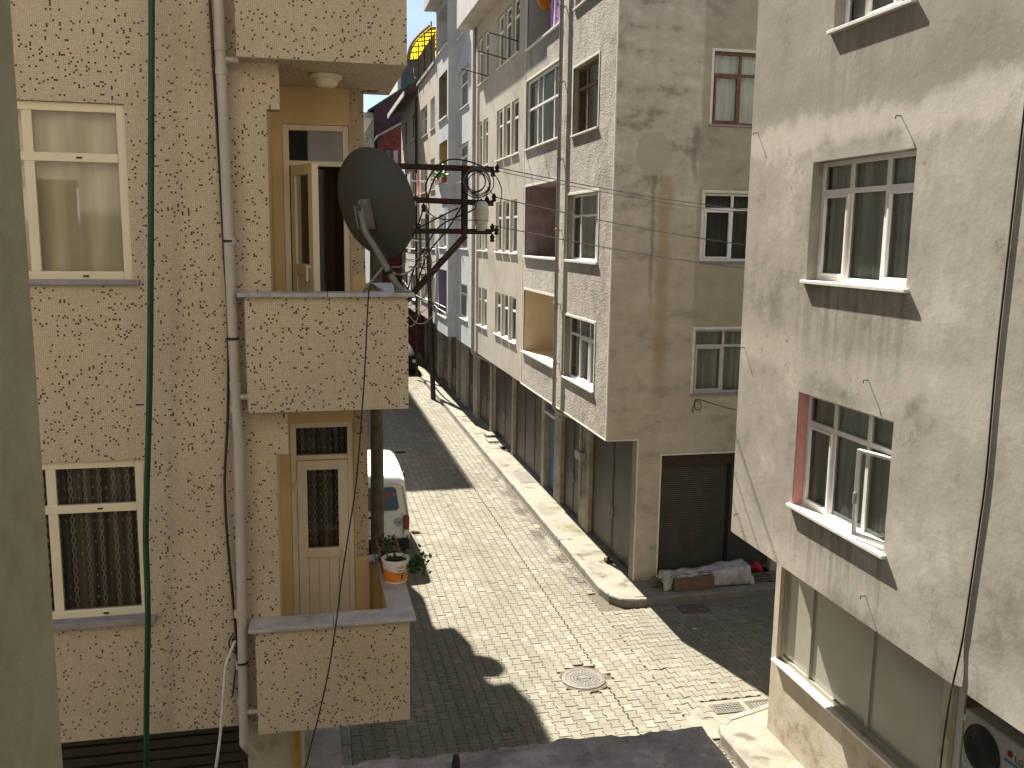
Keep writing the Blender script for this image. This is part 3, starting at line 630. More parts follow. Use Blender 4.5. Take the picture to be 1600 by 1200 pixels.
# ceiling lamp of the upper loggia
lamp = thing('ceiling_lamp', 'round white ceiling lamp under the topmost tiled balcony', 'lamp', (.21, 7.9, 8.39))
MB().lathe((.21, 7.9, 8.39), [(.125, -.002), (.125, -.035), (.115, -.04)], 28).build('base', M['cream_pvc'], lamp, auto=30)
MB().lathe((.21, 7.9, 8.39), [(.095, -.041), (.09, -.075), (.07, -.095), (.02, -.1)], 28).build('diffuser', M['cream_pvc'], lamp, auto=40)
# ground floor
gl = MB(); wall(gl, '-Y', 8.4, -8, -.13, 0, 3.02, [(-7.8, -.62, .0, 2.85)], .2); wall(gl, '+X', -.13, 8.4, 22.6, 0, 3.02); gl.build('ground_floor_wall', M['pillar'], LB)
sh = MB()
for k in range(26): sh.box(-7.8, -.62, 8.50, 8.535, .12+k*.105, .12+k*.105+.085)
sh.box(-7.8, -.62, 8.54, 8.56, .02, 2.85); sh.build('roller_shutter', M['olive_door'], LB)
# downpipe on the tiled wall
dp = MB(); px, py = -.555, 7.415
dp.cyl((-.568, py, 12), (-.568, py, 8.42), .039, n=16).cyl((-.568, py, 8.42), (-.545, py, 5.75), .039, n=16).cyl((-.545, py, 5.75), (-.535, py, 5.45), .039, n=16).cyl((-.535, py, 5.45), (-.575, py, 2.9), .039, n=16)
for z_ in (8.47, 8.30, 7.05, 5.93, 5.75, 4.05, 3.6, 3.28): dp.lathe((-.568+(.023 if z_ < 8 else 0)-(.03 if z_ < 4.5 else 0), py, z_), [(.040, -.03), (.045, -.028), (.045, .028), (.040, .03)], 16)
for z_ in (8.385, 5.84, 3.18): dp.cyl((-.55, py, z_), (-.44, py, z_-.005), .024, n=12)
dp.cyl((-.575, py, 2.9), (-.50, py+.1, 2.72), .039, n=14)
dp.build('downpipe', M['pipe'], LB, auto=40)
cl = MB()
for z_ in (7.05, 6.3, 3.62): cl.lathe((-.555 if z_ > 4 else -.567, py, z_), [(.047, -.009), (.05, -.009), (.05, .009), (.047, .009)], 16).box(-.56, -.54, py+.03, FY, z_-.008, z_+.008)
cl.build('pipe_clamp', M['darkrust'], LB)
gp = thing('gas_pipe', 'yellow gas pipe rising under the lowest tiled balcony', 'pipe', (-.17, 8.3, 0))
MB().cyl((-.17, 8.33, .1), (-.17, 8.33, 3.0), .03, n=12).build('tube', M['yellow_pipe'], gp, auto=40); MB().lathe((-.17, 8.33, 2.7), [(.03, -.05), (.04, -.045), (.04, .045), (.03, .05)], 12).build('coupling', M['rust'], gp)
# ------------------------------------------------------------------ cement-rendered house on the right
RB = thing('cement_rendered_house', 'unpainted cement rendered apartment house filling the right side', 'building', (6.4, 11.2, 0))
RX = 5.70; RY = 11.29
rw = [(7.92, 9.74, 3.965, 5.345), (7.90, 9.74, 6.66, 8.0), (8.13, 9.5, 9.385, 10.7)]
mb = MB(); wall(mb, '-X', RX, -6, RY, 3.124, 13.5, rw, .17); mb.quad((RX, -6, 3.124), (RX, RY, 3.124), (14, RY, 3.124), (14, -6, 3.124))
o = mb.build('upper_wall', M['stucco_right'], RB); wall(MB(), '+Y', RY, RX, 14, 3.124, 13.5).build('end_wall', M['concrete'], RB)
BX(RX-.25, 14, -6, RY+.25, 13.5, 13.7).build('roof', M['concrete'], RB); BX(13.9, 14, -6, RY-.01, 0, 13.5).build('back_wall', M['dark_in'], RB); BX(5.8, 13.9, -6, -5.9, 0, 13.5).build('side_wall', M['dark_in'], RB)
mb = MB(); wall(mb, '-X', 6.41, -6, 11.25, 0, 3.124, [(7.74, 11.12, 1.27, 3.02), (4.0, 7.60, .2, 3.02)], .12); wall(mb, '+Y', 11.25, 6.41, 14, 0, 3.124); mb.build('ground_wall', M['pillar'], RB)
window(RB, '-X', RX, *rw[0], cols=[8.5, 9.15], tz=4.98, fm='white_pvc', rec=.13, fw=.055, curtain='curtain_grey', sash=(2,), sp=.055, trim=None, cgap=.05)
window(RB, '-X', RX, *rw[1], cols=[8.5, 9.15], tz=7.66, fm='white_pvc', rec=.13, fw=.055, curtain='curtain_grey', sash=(0, 2), sp=.055, cgap=.05)
window(RB, '-X', RX, *rw[2], cols=[8.55, 9.1], tz=10.3, fm='white_pvc', rec=.13, fw=.055, curtain='curtain_grey', sash=(1,), sp=.055, cgap=.05)
rv = MB().box(RX+.004, RX+.128, 9.728, 9.738, 3.97, 5.34); rv.build('pink_reveal', M['pink'], RB)
# opened casement of the lower window, swung out over the sill
cs = MB(); ch = Matrix.Translation((RX+.10, 7.985, 0)) @ Matrix.Rotation(math.radians(15), 4, 'Z')
def cbox(u0, u1, z0, z1, d0=-.025, d1=.025):
    k = BX(d0, d1, u0, u1, z0, z1); cs.add([ch @ Vector(p) for p in k.v], k.f)
for a_ in ((0, .032, 4.01, 4.95), (.438, .47, 4.01, 4.95), (.032, .438, 4.918, 4.95), (.032, .438, 4.01, 4.042)): cbox(*a_)
ca = cs.build('casement', M['white_pvc'], RB, bevel=.004)
MB().quad(*[ch @ Vector((0, a_, b_)) for a_, b_ in ((.032, 4.918), (.438, 4.918), (.438, 4.042), (.032, 4.042))]).build('pane', M['glass'], ca)
p_ = ch @ Vector((-.03, .45, 4.42)); BX(p_.x-.02, p_.x+.02, p_.y-.012, p_.y+.012, 4.36, 4.48).build('handle', M['zinc'], ca)
# shop window
sw = MB(); u0, u1, z0, z1 = 7.742, 11.118, 1.272, 3.018
for a_ in ((u0, u0+.06, z0, z1), (u1-.06, u1, z0, z1), (u0+.06, u1-.06, z1-.06, z1), (u0+.06, u1-.06, z0, z0+.06)): wbox(sw, '-X', 6.41, *a_, .06, .12)
for c in (10.38, 9.06): wbox(sw, '-X', 6.41, c-.03, c+.03, z0+.06, z1-.06, .055, .115)
so_ = sw.build('shop_window', M['panel_white'], RB, bevel=.004)
for a_, b_ in ((7.80, 9.03), (9.09, 10.35), (10.41, 11.06)): BX(6.41+.085, 6.41+.10, a_, b_, z0+.06, z1-.06).build('pane', M['panel_white'], so_)
BX(6.34, 6.50, 7.70, 11.14, 1.235, 1.268).build('sill', M['sill_white'], so_, bevel=.006)
sd2 = MB()
for a_ in ((7.50, 7.59, .2, 3.02), (6.9, 6.97, .2, 3.02), (6.97, 7.50, 2.30, 2.37), (6.97, 7.50, 2.95, 3.02), (4.1, 6.9, 2.95, 3.02)): wbox(sd2, '-X', 6.41, *a_, .06, .12)
sd3 = sd2.build('shop_door', M['grey_pvc'], RB, bevel=.004)
BX(6.49, 6.50, 6.98, 7.49, .25, 2.29).build('pane', M['teal'], sd3); BX(6.49, 6.50, 6.98, 7.49, 2.38, 2.94).build('pane', M['curtain_brown'], sd3); BX(6.49, 6.50, 4.1, 6.89, .25, 2.94).build('pane', M['curtain_brown'], sd3)
# wire pins in the render
for (y_, z_) in ((11.125, 8.468), (8.183, 8.325), (8.39, 5.691), (11.181, 5.702), (8.164, 3.424), (11.092, 3.433)):
    MB().tube([(RX+.02, y_, z_), (RX-.045, y_, z_), (RX-.06, y_-.004, z_-.006), (RX-.062, y_-.006, z_-.03)], .0055, 6, sub=2).build('wire_pin', M['rust'], RB)
# air conditioner
ac = thing('air_conditioner', 'grey air conditioner unit with round dark fan, bottom right under overhang', 'air conditioner', (6.2, 6.55, 2.2))
BX(6.05, 6.36, 6.12, 6.99, 2.18, 2.745).build('casing', M['ac'], ac, bevel=.02)
cf = []
def discx(x_, cy, cz, r, mat, nm, th=.01): MB().cyl((x_, cy, cz), (x_-th, cy, cz), r, n=40).build(nm, M[mat], ac, auto=30)
discx(6.0495, 6.735, 2.455, .235, 'black', 'fan_opening', .004)
rg = MB()
for r_ in (.225, .19, .155, .12, .085, .05): rg.tube([(6.037, 6.735+r_*math.cos(t), 2.455+r_*math.sin(t)) for t in [2*math.pi*k/32 for k in range(32)]], .003, 5, True, 1)
rg.build('fan_guard', M['black'], ac)
discx(6.049, 6.40, 2.615, .032, 'redlamp', 'logo', .003)
text('lettering', 'LG', .085, 'black_print', ac, Matrix.Translation(Vector((6.046, 6.29, 2.60))-ORG[ac]) @ Matrix(((0, 0, -1, 0), (-1, 0, 0, 0), (0, 1, 0, 0), (0, 0, 0, 1))))
BX(6.045, 6.049, 6.28, 6.46, 2.525, 2.55).build('label_strip', M['blue_print'], ac)
MB().box(6.06, 6.40, 6.2, 6.24, 2.13, 2.178).box(6.06, 6.40, 6.86, 6.90, 2.13, 2.178).build('bracket', M['zinc'], ac)
# ------------------------------------------------------------------ rough-cast corner house B
BB = thing('rough_cast_corner_house', 'beige rough-cast corner apartment house beyond the side street', 'building', (6.5, 17.11, 0))
BXX = 5.82; BY = 17.11; B0 = 3.122; BT = 15.6
bo = [(18.03, 20.25, 3.965, 5.375), (18.0, 20.25, 6.64, 8.06), (18.2, 20.0, 9.335, 10.75), (18.0, 20.0, 11.99, 13.4)]
bb = [(21.12, 24.35, 4.06, 5.73), (21.12, 24.35, 6.64, 8.45), (21.12, 24.42, 9.42, 11.15), (21.12, 24.4, 11.96, 13.85)]
mb = MB(); wall(mb, '-X', BXX, BY, 24.6, B0, BT, bo+bb, .15, bb[:2]+bb[3:]); mb.build('street_wall', M['rough_cast'], BB)
eo = [(7.63, 9.3, 4.03, 5.335), (7.70, 9.3, 6.70, 8.03), (7.78, 9.3, 9.335, 10.70)]
mb = MB(); wall(mb, '-Y', BY, BXX, 16, B0, BT, eo, .1); wall(mb, '-Y', BY, 6.49, 16, 0, B0, [(7.02, 9.6, .128, 2.77)], .2)
mb.quad((BXX, BY, B0), (BXX, 24.6, B0), (16, 24.6, B0), (16, BY, B0)); mb.build('end_wall', M['endwall'], BB)
BX(BXX-.3, 16, BY-.3, 24.6, BT, BT+.2).build('roof', M['concrete'], BB)
MB().box(BXX-.012, BXX+.012, BY-.010, BY+.02, B0-.004, BT).build('corner_bead', M['trim'], BB); MB().box(BXX-.010, BXX+.03, BY+.02, 24.6, B0-.012, B0+.016).build('drip_edge', M['trim'], BB); MB().box(BXX-.008, BXX+.012, 24.56, 24.60, B0+.02, BT).build('corner_bead', M['trim'], BB)
MB().box(BXX+.02, 6.50, BY-.006, BY+.03, B0-.02, B0+.006).box(6.49, 6.515, BY-.005, BY+.03, .13, B0-.02).build('corner_bead', M['trim'], BB)
window(BB, '-X', BXX, *bo[0], cols=[18.72, 19.45], tz=4.98, fm='white_pvc', rec=.12, curtain='curtain_white', sash=(0, 1), trim='trim', cgap=.1)
window(BB, '-X', BXX, *bo[1], cols=[18.5, 19.6], tz=7.6, fm='white_pvc', rec=.12, curtain='curtain_white', trim='trim', cgap=.1, sh=.05)
window(BB, '-X', BXX, *bo[2], cols=[18.55, 19.35], tz=10.3, fm='wood', rec=.12, fw=.07, curtain='curtain_white', copen=(18.55, 19.4), trim='trim', cgap=.1)
window(BB, '-X', BXX, *bo[3], cols=[18.9], tz=13.0, fm='white_pvc', rec=.12, curtain='curtain_white', cgap=.1)
recess(BB, '-X', BXX, *bb[0], 1.2, 'cream'); recess(BB, '-X', BXX, *bb[1], 1.2, 'mauve'); recess(BB, '-X', BXX, *bb[3], 1.2, 'greywhite')
for q in (bb[0], bb[1], bb[3]):
    BX(BXX-.06, BXX+.1, q[0]-.05, q[1]+.06, q[2]-.045, q[2]+.005).build('balcony_sill', M['sill_white'], BB, bevel=.006)
    MB().box(BXX-.012, BXX+.02, q[0], q[1]+.05, q[3], q[3]+.055).box(BXX-.012, BXX+.02, q[1], q[1]+.05, q[2], q[3]).build('trim', M['trim'], BB)
window(BB, '-X', BXX, *bb[2], cols=[21.8, 22.9, 23.4], tz=10.42, fm='white_pvc', rec=.06, fw=.055, curtain='curtain_white', trim='trim', cgap=.12)
# shelf on a balcony wall, clothes line things
BX(BXX+1.17, BXX+1.2, 22.3, 23.7, 7.48, 7.51).build('wall_rail', M['darkrust'], BB)
MB().tube([(BXX+1.1, 22.0, 5.2), (BXX+1.15, 22.9, 5.2)], .015, 6).tube([(BXX+1.16, 22.5, 5.0), (BXX+1.16, 22.1, 4.85), (BXX+1.16, 21.9, 4.75)], .03, 6).build('clothes_hooks', M['darkrust'], BB)
for q, cu, tz, fm, cc in ((eo[0], 8.28, 5.0, 'grey_pvc', 'curtain_grey'), (eo[1], 8.33, 7.72, 'white_pvc', 'dark_room_sheet'), (eo[2], 8.36, 10.28, 'wood', 'curtain_white')):
    window(BB, '-Y', BY, *q, cols=[cu], tz=tz, fm=fm, rec=.06, fw=.05, curtain=cc, sash=(0,), trim='trim', sill='sill_grey', sp=.04, cgap=.12)
# garage shutter in the end wall
gs = MB(); f0 = .16; k = 0
while f0 < 2.5: gs.box(7.04, 8.55, BY+.135, BY+.165, f0, f0+.037).box(8.63, 9.59, BY+.135, BY+.165, f0, f0+.037); f0 += .044
gs.box(7.03, 9.6, BY+.17, BY+.18, .13, 2.76); so2 = gs.build('garage_shutter', M['shutter'], BB)
MB().box(7.025, 9.6, BY+.06, BY+.2, 2.52, 2.765).build('shutter_box', M['rust'], so2); BX(8.55, 8.63, BY+.11, BY+.17, .13, 2.52).build('guide_rail', M['black'], so2)
MB().box(6.985, 7.022, BY-.012, BY+.02, .13, 2.80).box(7.022, 9.6, BY-.012, BY+.02, 2.768, 2.80).build('opening_trim', M['trim'], BB)
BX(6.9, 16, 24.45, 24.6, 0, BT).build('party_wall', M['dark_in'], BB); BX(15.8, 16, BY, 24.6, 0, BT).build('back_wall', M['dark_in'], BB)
# street-side ground floor of B and its neighbour: pillars and metal doors
GX = 6.50
def pillar(par, y0, y1, x0=GX-.02, mat='pillar_dark', z1=3.10): return BX(x0, GX+.35, y0, y1, 0, z1).build('pillar', M[mat], par, bevel=.01)
def leafdoor(par, y0, y1, n, mat, z0=.13, z1=2.95, d=.10):
    for k in range(n):
        a_ = y0+(y1-y0)*k/n; b_ = y0+(y1-y0)*(k+1)/n
        mb = MB().box(GX+d, GX+d+.04, a_+.012, b_-.012, z0+.03, z1)
        mb.box(GX+d-.012, GX+d, a_+.014, a_+.05, z0+.04, z1-.02).box(GX+d-.012, GX+d, b_-.05, b_-.014, z0+.04, z1-.02)
        dl = mb.build('door_leaf', M[mat], par, bevel=.004); hy = b_-.09 if k % 2 == 0 else a_+.09
        MB().box(GX+d-.045, GX+d-.03, hy-.012, hy+.012, 1.0, 1.22).box(GX+d-.03, GX+d, hy-.01, hy+.01, 1.01, 1.03).box(GX+d-.03, GX+d, hy-.01, hy+.01, 1.19, 1.21).build('handle', M['zinc'], dl)
    BX(GX+d-.02, GX+d+.1, y0, y1, z1+.003, 3.10).build('lintel', M['rust'], par)
    BX(GX-.02, GX+d+.08, y0, y1, .1, z0+.012).build('threshold', M['sidewalk'], par)
pillar(BB, 17.13, 17.36); leafdoor(BB, 17.36, 20.27, 2, 'olive_door'); pillar(BB, 20.27, 21.05, GX-.01); leafdoor(BB, 21.05, 22.7, 2, 'olive_door'); pillar(BB, 22.72, 23.35)
dr = BX(GX+.16, GX+.20, 23.36, 24.44, .13, 2.3).build('blue_door', M['blue_door'], BB); BX(GX+.14, GX+.158, 23.5, 24.3, 1.2, 2.2).build('pane', M['vanglass'], dr); BX(GX+.12, GX+.2, 23.36, 24.44, 2.385, 3.1).build('transom', M['blue_door'], dr)
BX(GX-.03, GX+.1, 23.35, 24.45, 2.3, 2.38).build('door_hood', M['pillar'], BB)
pillar(BB, 24.45, 24.6)
dp = MB().cyl((5.72, 20.72, 15), (5.72, 20.72, 3.35), .045, n=14).tube([(5.72, 20.72, 3.35), (5.74, 20.72, 3.12), (5.95, 20.7, 2.98), (6.3, 20.68, 2.86), (6.40, 20.66, 2.75), (6.40, 20.66, 2.5)], .045, 10, sub=4).cyl((6.40, 20.66, 2.5), (6.40, 20.66, .9), .045, n=14)
for z_ in (12.2, 10.6, 8.9, 7.3, 5.6, 4.2): dp.lathe((5.72, 20.72, z_), [(.046, -.04), (.054, -.035), (.054, .035), (.046, .04)], 14).box(5.72, 5.83, 20.70, 20.74, z_-.01, z_+.01)
for z_ in (2.3, 1.6): dp.lathe((6.40, 20.66, z_), [(.046, -.04), (.056, -.035), (.056, .035), (.046, .04)], 14)
dp.build('downpipe', M['zinc'], BB, auto=40)
BX(6.33, 6.48, 20.5, 20.95, 1.85, 2.05).build('meter_box', M['ac'], BB, bevel=.01)
# ------------------------------------------------------------------ smooth beige house
B2 = thing('smooth_beige_house', 'smooth beige apartment house with narrow grouped windows, next after rough-cast house', 'building', (6.5, 28, 0))
rows = ((4.14, 5.44), (6.68, 8.18), (9.43, 10.9), (12.12, 13.6)); tri = ((25.36, 26.22), (26.42, 27.28), (27.48, 28.3)); du = ((29.68, 30.5), (30.7, 31.52))
ops = [(a_, b_, c, d) for c, d in rows for a_, b_ in tri+du]
mb = MB(); wall(mb, '-X', 5.832, 24.602, 31.9, 3.13, 14.1, ops, .16); mb.quad((5.832, 24.602, 3.13), (5.832, 31.9, 3.13), (16, 31.9, 3.13), (16, 24.602, 3.13)); mb.build('street_wall', M['smooth_beige'], B2)
for n_, q in enumerate(ops):
    c = {1: 'curtain_green'}.get(n_//5) if n_ % 5 > 2 else None
    window(B2, '-X', 5.832, *q, cols=[], tz=q[2]+(q[3]-q[2])*.68, fm='white_pvc', rec=.06, fw=.06, curtain=c or ('curtain_grey' if n_ % 4 == 1 else 'dark_room_sheet'), sill='sill_white', sp=.05, sx=.04, cgap=.06)
mb = MB(); mb.box(5.25, 16, 24.61, 32.4, 14.1, 17.2); mb.build('top_storey', M['pale_grey'], B2); BX(6.9, 16, 31.7, 31.9, 0, 14.1).build('party_wall', M['dark_in'], B2)
for k, (a_, b_, n_) in enumerate(((24.75, 28.4, 3), (28.62, 31.65, 2))):
    leafdoor(B2, a_, b_, n_, 'brown_door')
for a_, b_ in ((24.602, 24.75), (28.4, 28.62), (31.65, 31.9)): pillar(B2, a_, b_)
dp = MB().cyl((5.74, 31.75, 14.05), (5.74, 31.75, 3.25), .05, n=12).tube([(5.74, 31.75, 3.25), (5.78, 31.75, 3.05), (6.3, 31.7, 2.8), (6.44, 31.7, 2.6)], .05, 8).cyl((6.44, 31.7, 2.6), (6.44, 31.7, .2), .05, n=12)
for z_ in (12.5, 10.3, 8.1, 5.9, 4): dp.lathe((5.74, 31.75, z_), [(.051, -.05), (.06, -.045), (.06, .045), (.051, .05)], 12)
dp.build('downpipe', M['zinc'], B2, auto=40)
for y0_, z0_ in ((27.0, 12.2), (29.9, 12.2), (25.5, 12.4)): MB().cyl((5.83, y0_, z0_), (4.95, y0_-.3, z0_+.12), .018, n=6).build('clothes_pole', M['rust'], B2)
# ------------------------------------------------------------------ blue-grey house
B3 = thing('pale_blue_grey_house', 'pale blue-grey apartment house with a jutting bay, mid-street on right', 'building', (6.5, 35, 0))
r3 = ((4.08, 5.37), (6.69, 7.99), (9.17, 10.52), (11.8, 13.18), (14.42, 15.8)); ops = [(33.25, 35.6, c, d) for c, d in r3]
p3 = ((36.2, 38.5, 3.93, 5.8), (36.4, 38.3, 6.68, 8.02), (36.15, 38.3, 9.2, 10.85), (36.2, 38.4, 11.74, 13.45), (36.2, 39.1, 14.4, 15.9))
mb = MB(); wall(mb, '-X', 5.82, 31.92, 35.9, 3.15, 17.8, ops, .2); mb.quad((5.5, 35.9, 3.2), (5.82, 35.9, 3.2), (5.82, 35.9, 17.8), (5.5, 35.9, 17.8))
wall(mb, '-X', 5.5, 35.9, 39.3, 3.2, 17.8, p3, .2, p3[:1]+p3[2:]); mb.quad((5.82, 31.92, 3.15), (5.82, 35.9, 3.15), (16, 35.9, 3.15), (16, 31.92, 3.15)); mb.quad((5.5, 35.9, 3.2), (5.5, 39.3, 3.2), (16, 39.3, 3.2), (16, 35.9, 3.2))
wall(mb, '+Y', 39.3, 5.5, 16, 3.2, 17.8); mb.build('street_wall', M['blue_grey'], B3)
BX(5.0, 5.49, 36.0, 39.3, 16.2, 17.6).build('top_balcony', M['blue_grey'], B3)
for q in ops: window(B3, '-X', 5.82, *q, cols=[34.1], tz=q[2]+.9, fm='white_pvc', rec=.12, fw=.07, curtain='dark_room_sheet', cgap=.08)
window(B3, '-X', 5.5, *p3[1], cols=[37.3], tz=None, fm='white_pvc', rec=.15, fw=.07, curtain='curtain_white')
for q, m_ in ((p3[0], 'purple'), (p3[2], 'orange_in'), (p3[3], 'olive_in'), (p3[4], 'blue_grey')):
    recess(B3, '-X', 5.5, *q, 1.1, m_); BX(5.44, 5.56, q[0]-.06, q[1]+.06, q[2]-.05, q[2]+.01).build('balcony_sill', M['sill_white'], B3)
for y_, z_ in ((36.3, 4.35), (36.3, 4.15)): MB().cyl((5.44, 36.1, z_), (5.44, 39.2, z_), .02, n=6).build('balcony_rail', M['sill_white'], B3)
BX(16, 6.9, 39.1, 39.29, 0, 17).build('party_wall', M['dark_in'], B3); BX(5.4, 16, 31.9, 39.4, 17.8, 18).build('roof', M['concrete'], B3)
for a_, b_ in ((31.92, 32.1), (34.7, 35.5), (37.2, 38.4)): pillar(B3, a_, b_, GX-.05)
for a_, b_, n_ in ((32.1, 34.7, 2), (35.5, 37.2, 2), (38.4, 39.3, 1)): leafdoor(B3, a_, b_, n_, 'brown_door')
# ------------------------------------------------------------------ two more houses down the street
def terrace(name, label, mat, X, y0, y1, z0, zt, cols_, rows_, fm, door, pil):
    t = thing(name, label, 'building', (GX, (y0+y1)/2, 0)); ops = [(a_, b_, c, d) for c, d in rows_ for a_, b_ in cols_]
    mb = MB(); wall(mb, '-X', X, y0, y1, z0, zt, ops, .2); mb.quad((X, y0, z0), (X, y1, z0), (14, y1, z0), (14, y0, z0)); mb.quad((X, y0, z0), (14, y0, z0), (14, y0, zt), (X, y0, zt)); wall(mb, '+Y', y1, X, 14, z0, zt); mb.build('street_wall', M[mat], t)
    for n_, q in enumerate(ops): window(t, '-X', X, *q, cols=[(q[0]+q[1])/2], tz=q[2]+.85, fm=fm, rec=.15, fw=.08, curtain=('dark_room_sheet', 'dark_room_sheet', 'curtain_grey')[n_ % 3])
    y_ = y0+.05
    while y_ < y1-1: pillar(t, y_, y_+.45); leafdoor(t, y_+.45, min(y_+2.5, y1), 2, door); y_ += 2.5
    return t
B4 = terrace('pinkish_beige_house', 'pinkish beige house under the yellow roof awning', 'pink_beige', 5.5, 39.32, 45.35, 3.39, 14.2, ((39.6, 41.0), (42.0, 44.5)), ((4.15, 5.38), (6.6, 7.95), (9.12, 10.43), (11.66, 12.95)), 'white_pvc', 'brown_door', 0)
BX(5.42, 14, 39.3, 45.4, 14.2, 14.32).build('roof', M['concrete'], B4)
for k in range(7): BX(5.56, 5.62, 40.3+k*.75, 41.0+k*.75, 14.33, 15.6).build('terrace_panel', M['stick'], B4)
for z_, y_ in ((9.6, 43.2), (6.9, 43.0), (9.45, 40.3)): MB().cyl((5.5, y_, z_), (4.9, y_, z_+.05), .025, n=6).build('clothes_arm', M['white_pvc'], B4)
B5 = terrace('pale_gabled_house', 'pale narrow house with white sloping eaves and dark windows, far right', 'pale_grey', 5.5, 45.45, 53.3, 3.3, 13.9, ((46.9, 48.9), (50.3, 52.4)), ((3.9, 5.2), (6.5, 7.8), (9.2, 10.5), (11.95, 13.2)), 'wood', 'brown_door', 0)
mb = MB(); mb.add([(4.85, 45.5, 13.75), (4.85, 54, 13.75), (9.5, 54, 15.6), (9.5, 45.5, 15.6), (4.85, 45.5, 13.93), (4.85, 54, 13.93), (9.5, 54, 15.8), (9.5, 45.5, 15.8)], [(0, 1, 2, 3), (4, 7, 6, 5), (0, 4, 5, 1), (0, 3, 7, 4), (1, 5, 6, 2)]); mb.build('roof', M['rust'], B5)
MB().box(4.80, 4.85, 45.45, 54.05, 13.72, 13.95).build('fascia', M['white_pvc'], B5)
MB().cyl((5.42, 45.6, 13.7), (5.42, 45.6, .2), .07, n=10).build('downpipe', M['rust'], B5)
# yellow roof awning
aw = thing('yellow_awning', 'curved yellow translucent awning over the roof terrace down the street', 'awning', (7, 42.5, 14.3))
prof = [(39.35, 15.62), (40.2, 15.72), (41.5, 15.85), (43, 15.98), (44.5, 16.08), (45.8, 16.1), (46.7, 16.0), (47.3, 15.75)]
mb = MB(); mb.grid(lambda i_, j_: (5.25+3.5*j_, *[prof[min(7, round(i_*7))][0], prof[min(7, round(i_*7))][1]+.55*j_]), 7, 1); mb.build('sheet', M['awning'], aw, smooth=True)
for k in range(8): MB().cyl((5.27, prof[k][0], prof[k][1]-.04), (8.75, prof[k][0], prof[k][1]+.51), .03, n=6).build('rib', M['rust'], aw)
for x_ in (5.3, 6.5, 7.7): MB().tube([(x_, p[0], p[1]-.06+.55*(x_-5.25)/3.5) for p in prof], .03, 6).build('rail', M['rust'], aw)
for y_ in (39.6, 41.8, 44, 46.2): MB().cyl((5.35, min(y_, 45.2), 14.3), (5.35, y_, 15.9), .03, n=6).cyl((5.35, min(y_, 45.2), 14.5), (5.35, y_+1, 15.9), .02, n=6).build('post', M['rust'], aw)
MB().tube([(5.22, p[0], p[1]+.02) for p in prof], .06, 8).build('gutter', M['zinc'], aw)
# far houses closing the view
C1 = thing('maroon_gable_house', 'dark maroon gable end with green sheet roof at the street end', 'building', (6, 58, 0))
MB().add([(4.33, 58, 0), (12, 58, 0), (12, 58, 17.2), (7.5, 58, 16.85), (4.33, 58, 14.75)], [(0, 1, 2, 3, 4)]).build('gable_wall', M['maroon'], C1)
mb = MB(); r1 = [(57.95+.0, 0)]; ops = [(59+2.2*k, 60.1+2.2*k, 12.2, 13.7) for k in range(5)]+[(59+2.2*k, 60.1+2.2*k, 9.4, 10.9) for k in range(5)]; wall(mb, '-X', 4.33, 58, 72, 0, 14.75, ops, .2); mb.build('street_wall', M['blue_grey'], C1)
for q in ops: window(C1, '-X', 4.33, *q, cols=[], tz=None, fm='white_pvc', rec=.1, fw=.08, curtain='dark_room_sheet')
for z_ in (11.6, 14.3): BX(3.7, 4.32, 58.3, 71, z_-.1, z_+.25).build('balcony_slab', M['trim'], C1)
MB().add([(3.95, 57.6, 14.5), (3.95, 73, 14.5), (7.7, 73, 16.95), (7.7, 57.6, 16.95), (12.3, 73, 17.3), (12.3, 57.6, 17.3), (3.95, 57.6, 14.62), (3.95, 73, 14.62), (7.7, 73, 17.1), (7.7, 57.6, 17.1), (12.3, 73, 17.45), (12.3, 57.6, 17.45)], [(0, 1, 2, 3), (3, 2, 4, 5), (6, 9, 8, 7), (9, 11, 10, 8), (0, 3, 9, 6), (3, 5, 11, 9), (0, 6, 7, 1)]).build('roof', M['greenroof'], C1)
C2 = thing('red_lean_to_house', 'low red walled house with pale sloping eave beside the maroon gable', 'building', (5.5, 56, 0))
MB().add([(4.5, 55.6, 0), (9, 55.6, 0), (9, 55.6, 14.6), (5.8, 55.6, 13.6), (4.5, 55.6, 12.9)], [(0, 1, 2, 3, 4)]).build('wall', M['redwall'], C2); BX(4.5, 9, 55.65, 57.5, 0, 12.8).build('body', M['maroon'], C2)
MB().add([(4.3, 55.3, 12.78), (5.8, 55.3, 13.62), (9, 55.3, 14.62), (4.3, 57.8, 12.78), (5.8, 57.8, 13.62), (9, 57.8, 14.62), (4.3, 55.3, 12.92), (5.8, 55.3, 13.76), (9, 55.3, 14.76), (4.3, 57.8, 12.92), (5.8, 57.8, 13.76), (9, 57.8, 14.76)], [(0, 1, 4, 3), (1, 2, 5, 4), (6, 9, 10, 7), (7, 10, 11, 8), (0, 6, 7, 1), (1, 7, 8, 2), (0, 3, 9, 6)]).build('roof', M['zinc'], C2)
for x_ in (4.8, 5.25): BX(x_, x_+.28, 55.56, 55.6, 10.9, 12.1).build('window', M['vanglass'], C2)
C0 = thing('brown_tower_block', 'plain brown-grey block rising behind the green roof', 'building', (9, 66, 0))
MB().box(6.85, 14, 66, 76, 0, 19.1).build('wall', M['browngrey'], C0); MB().box(6.6, 6.84, 66.2, 76, 0, 18.6).build('side_wall', M['trim'], C0); MB().box(6.7, 14.1, 65.9, 76.1, 19.1, 19.25).build('roof', M['irontar'], C0)
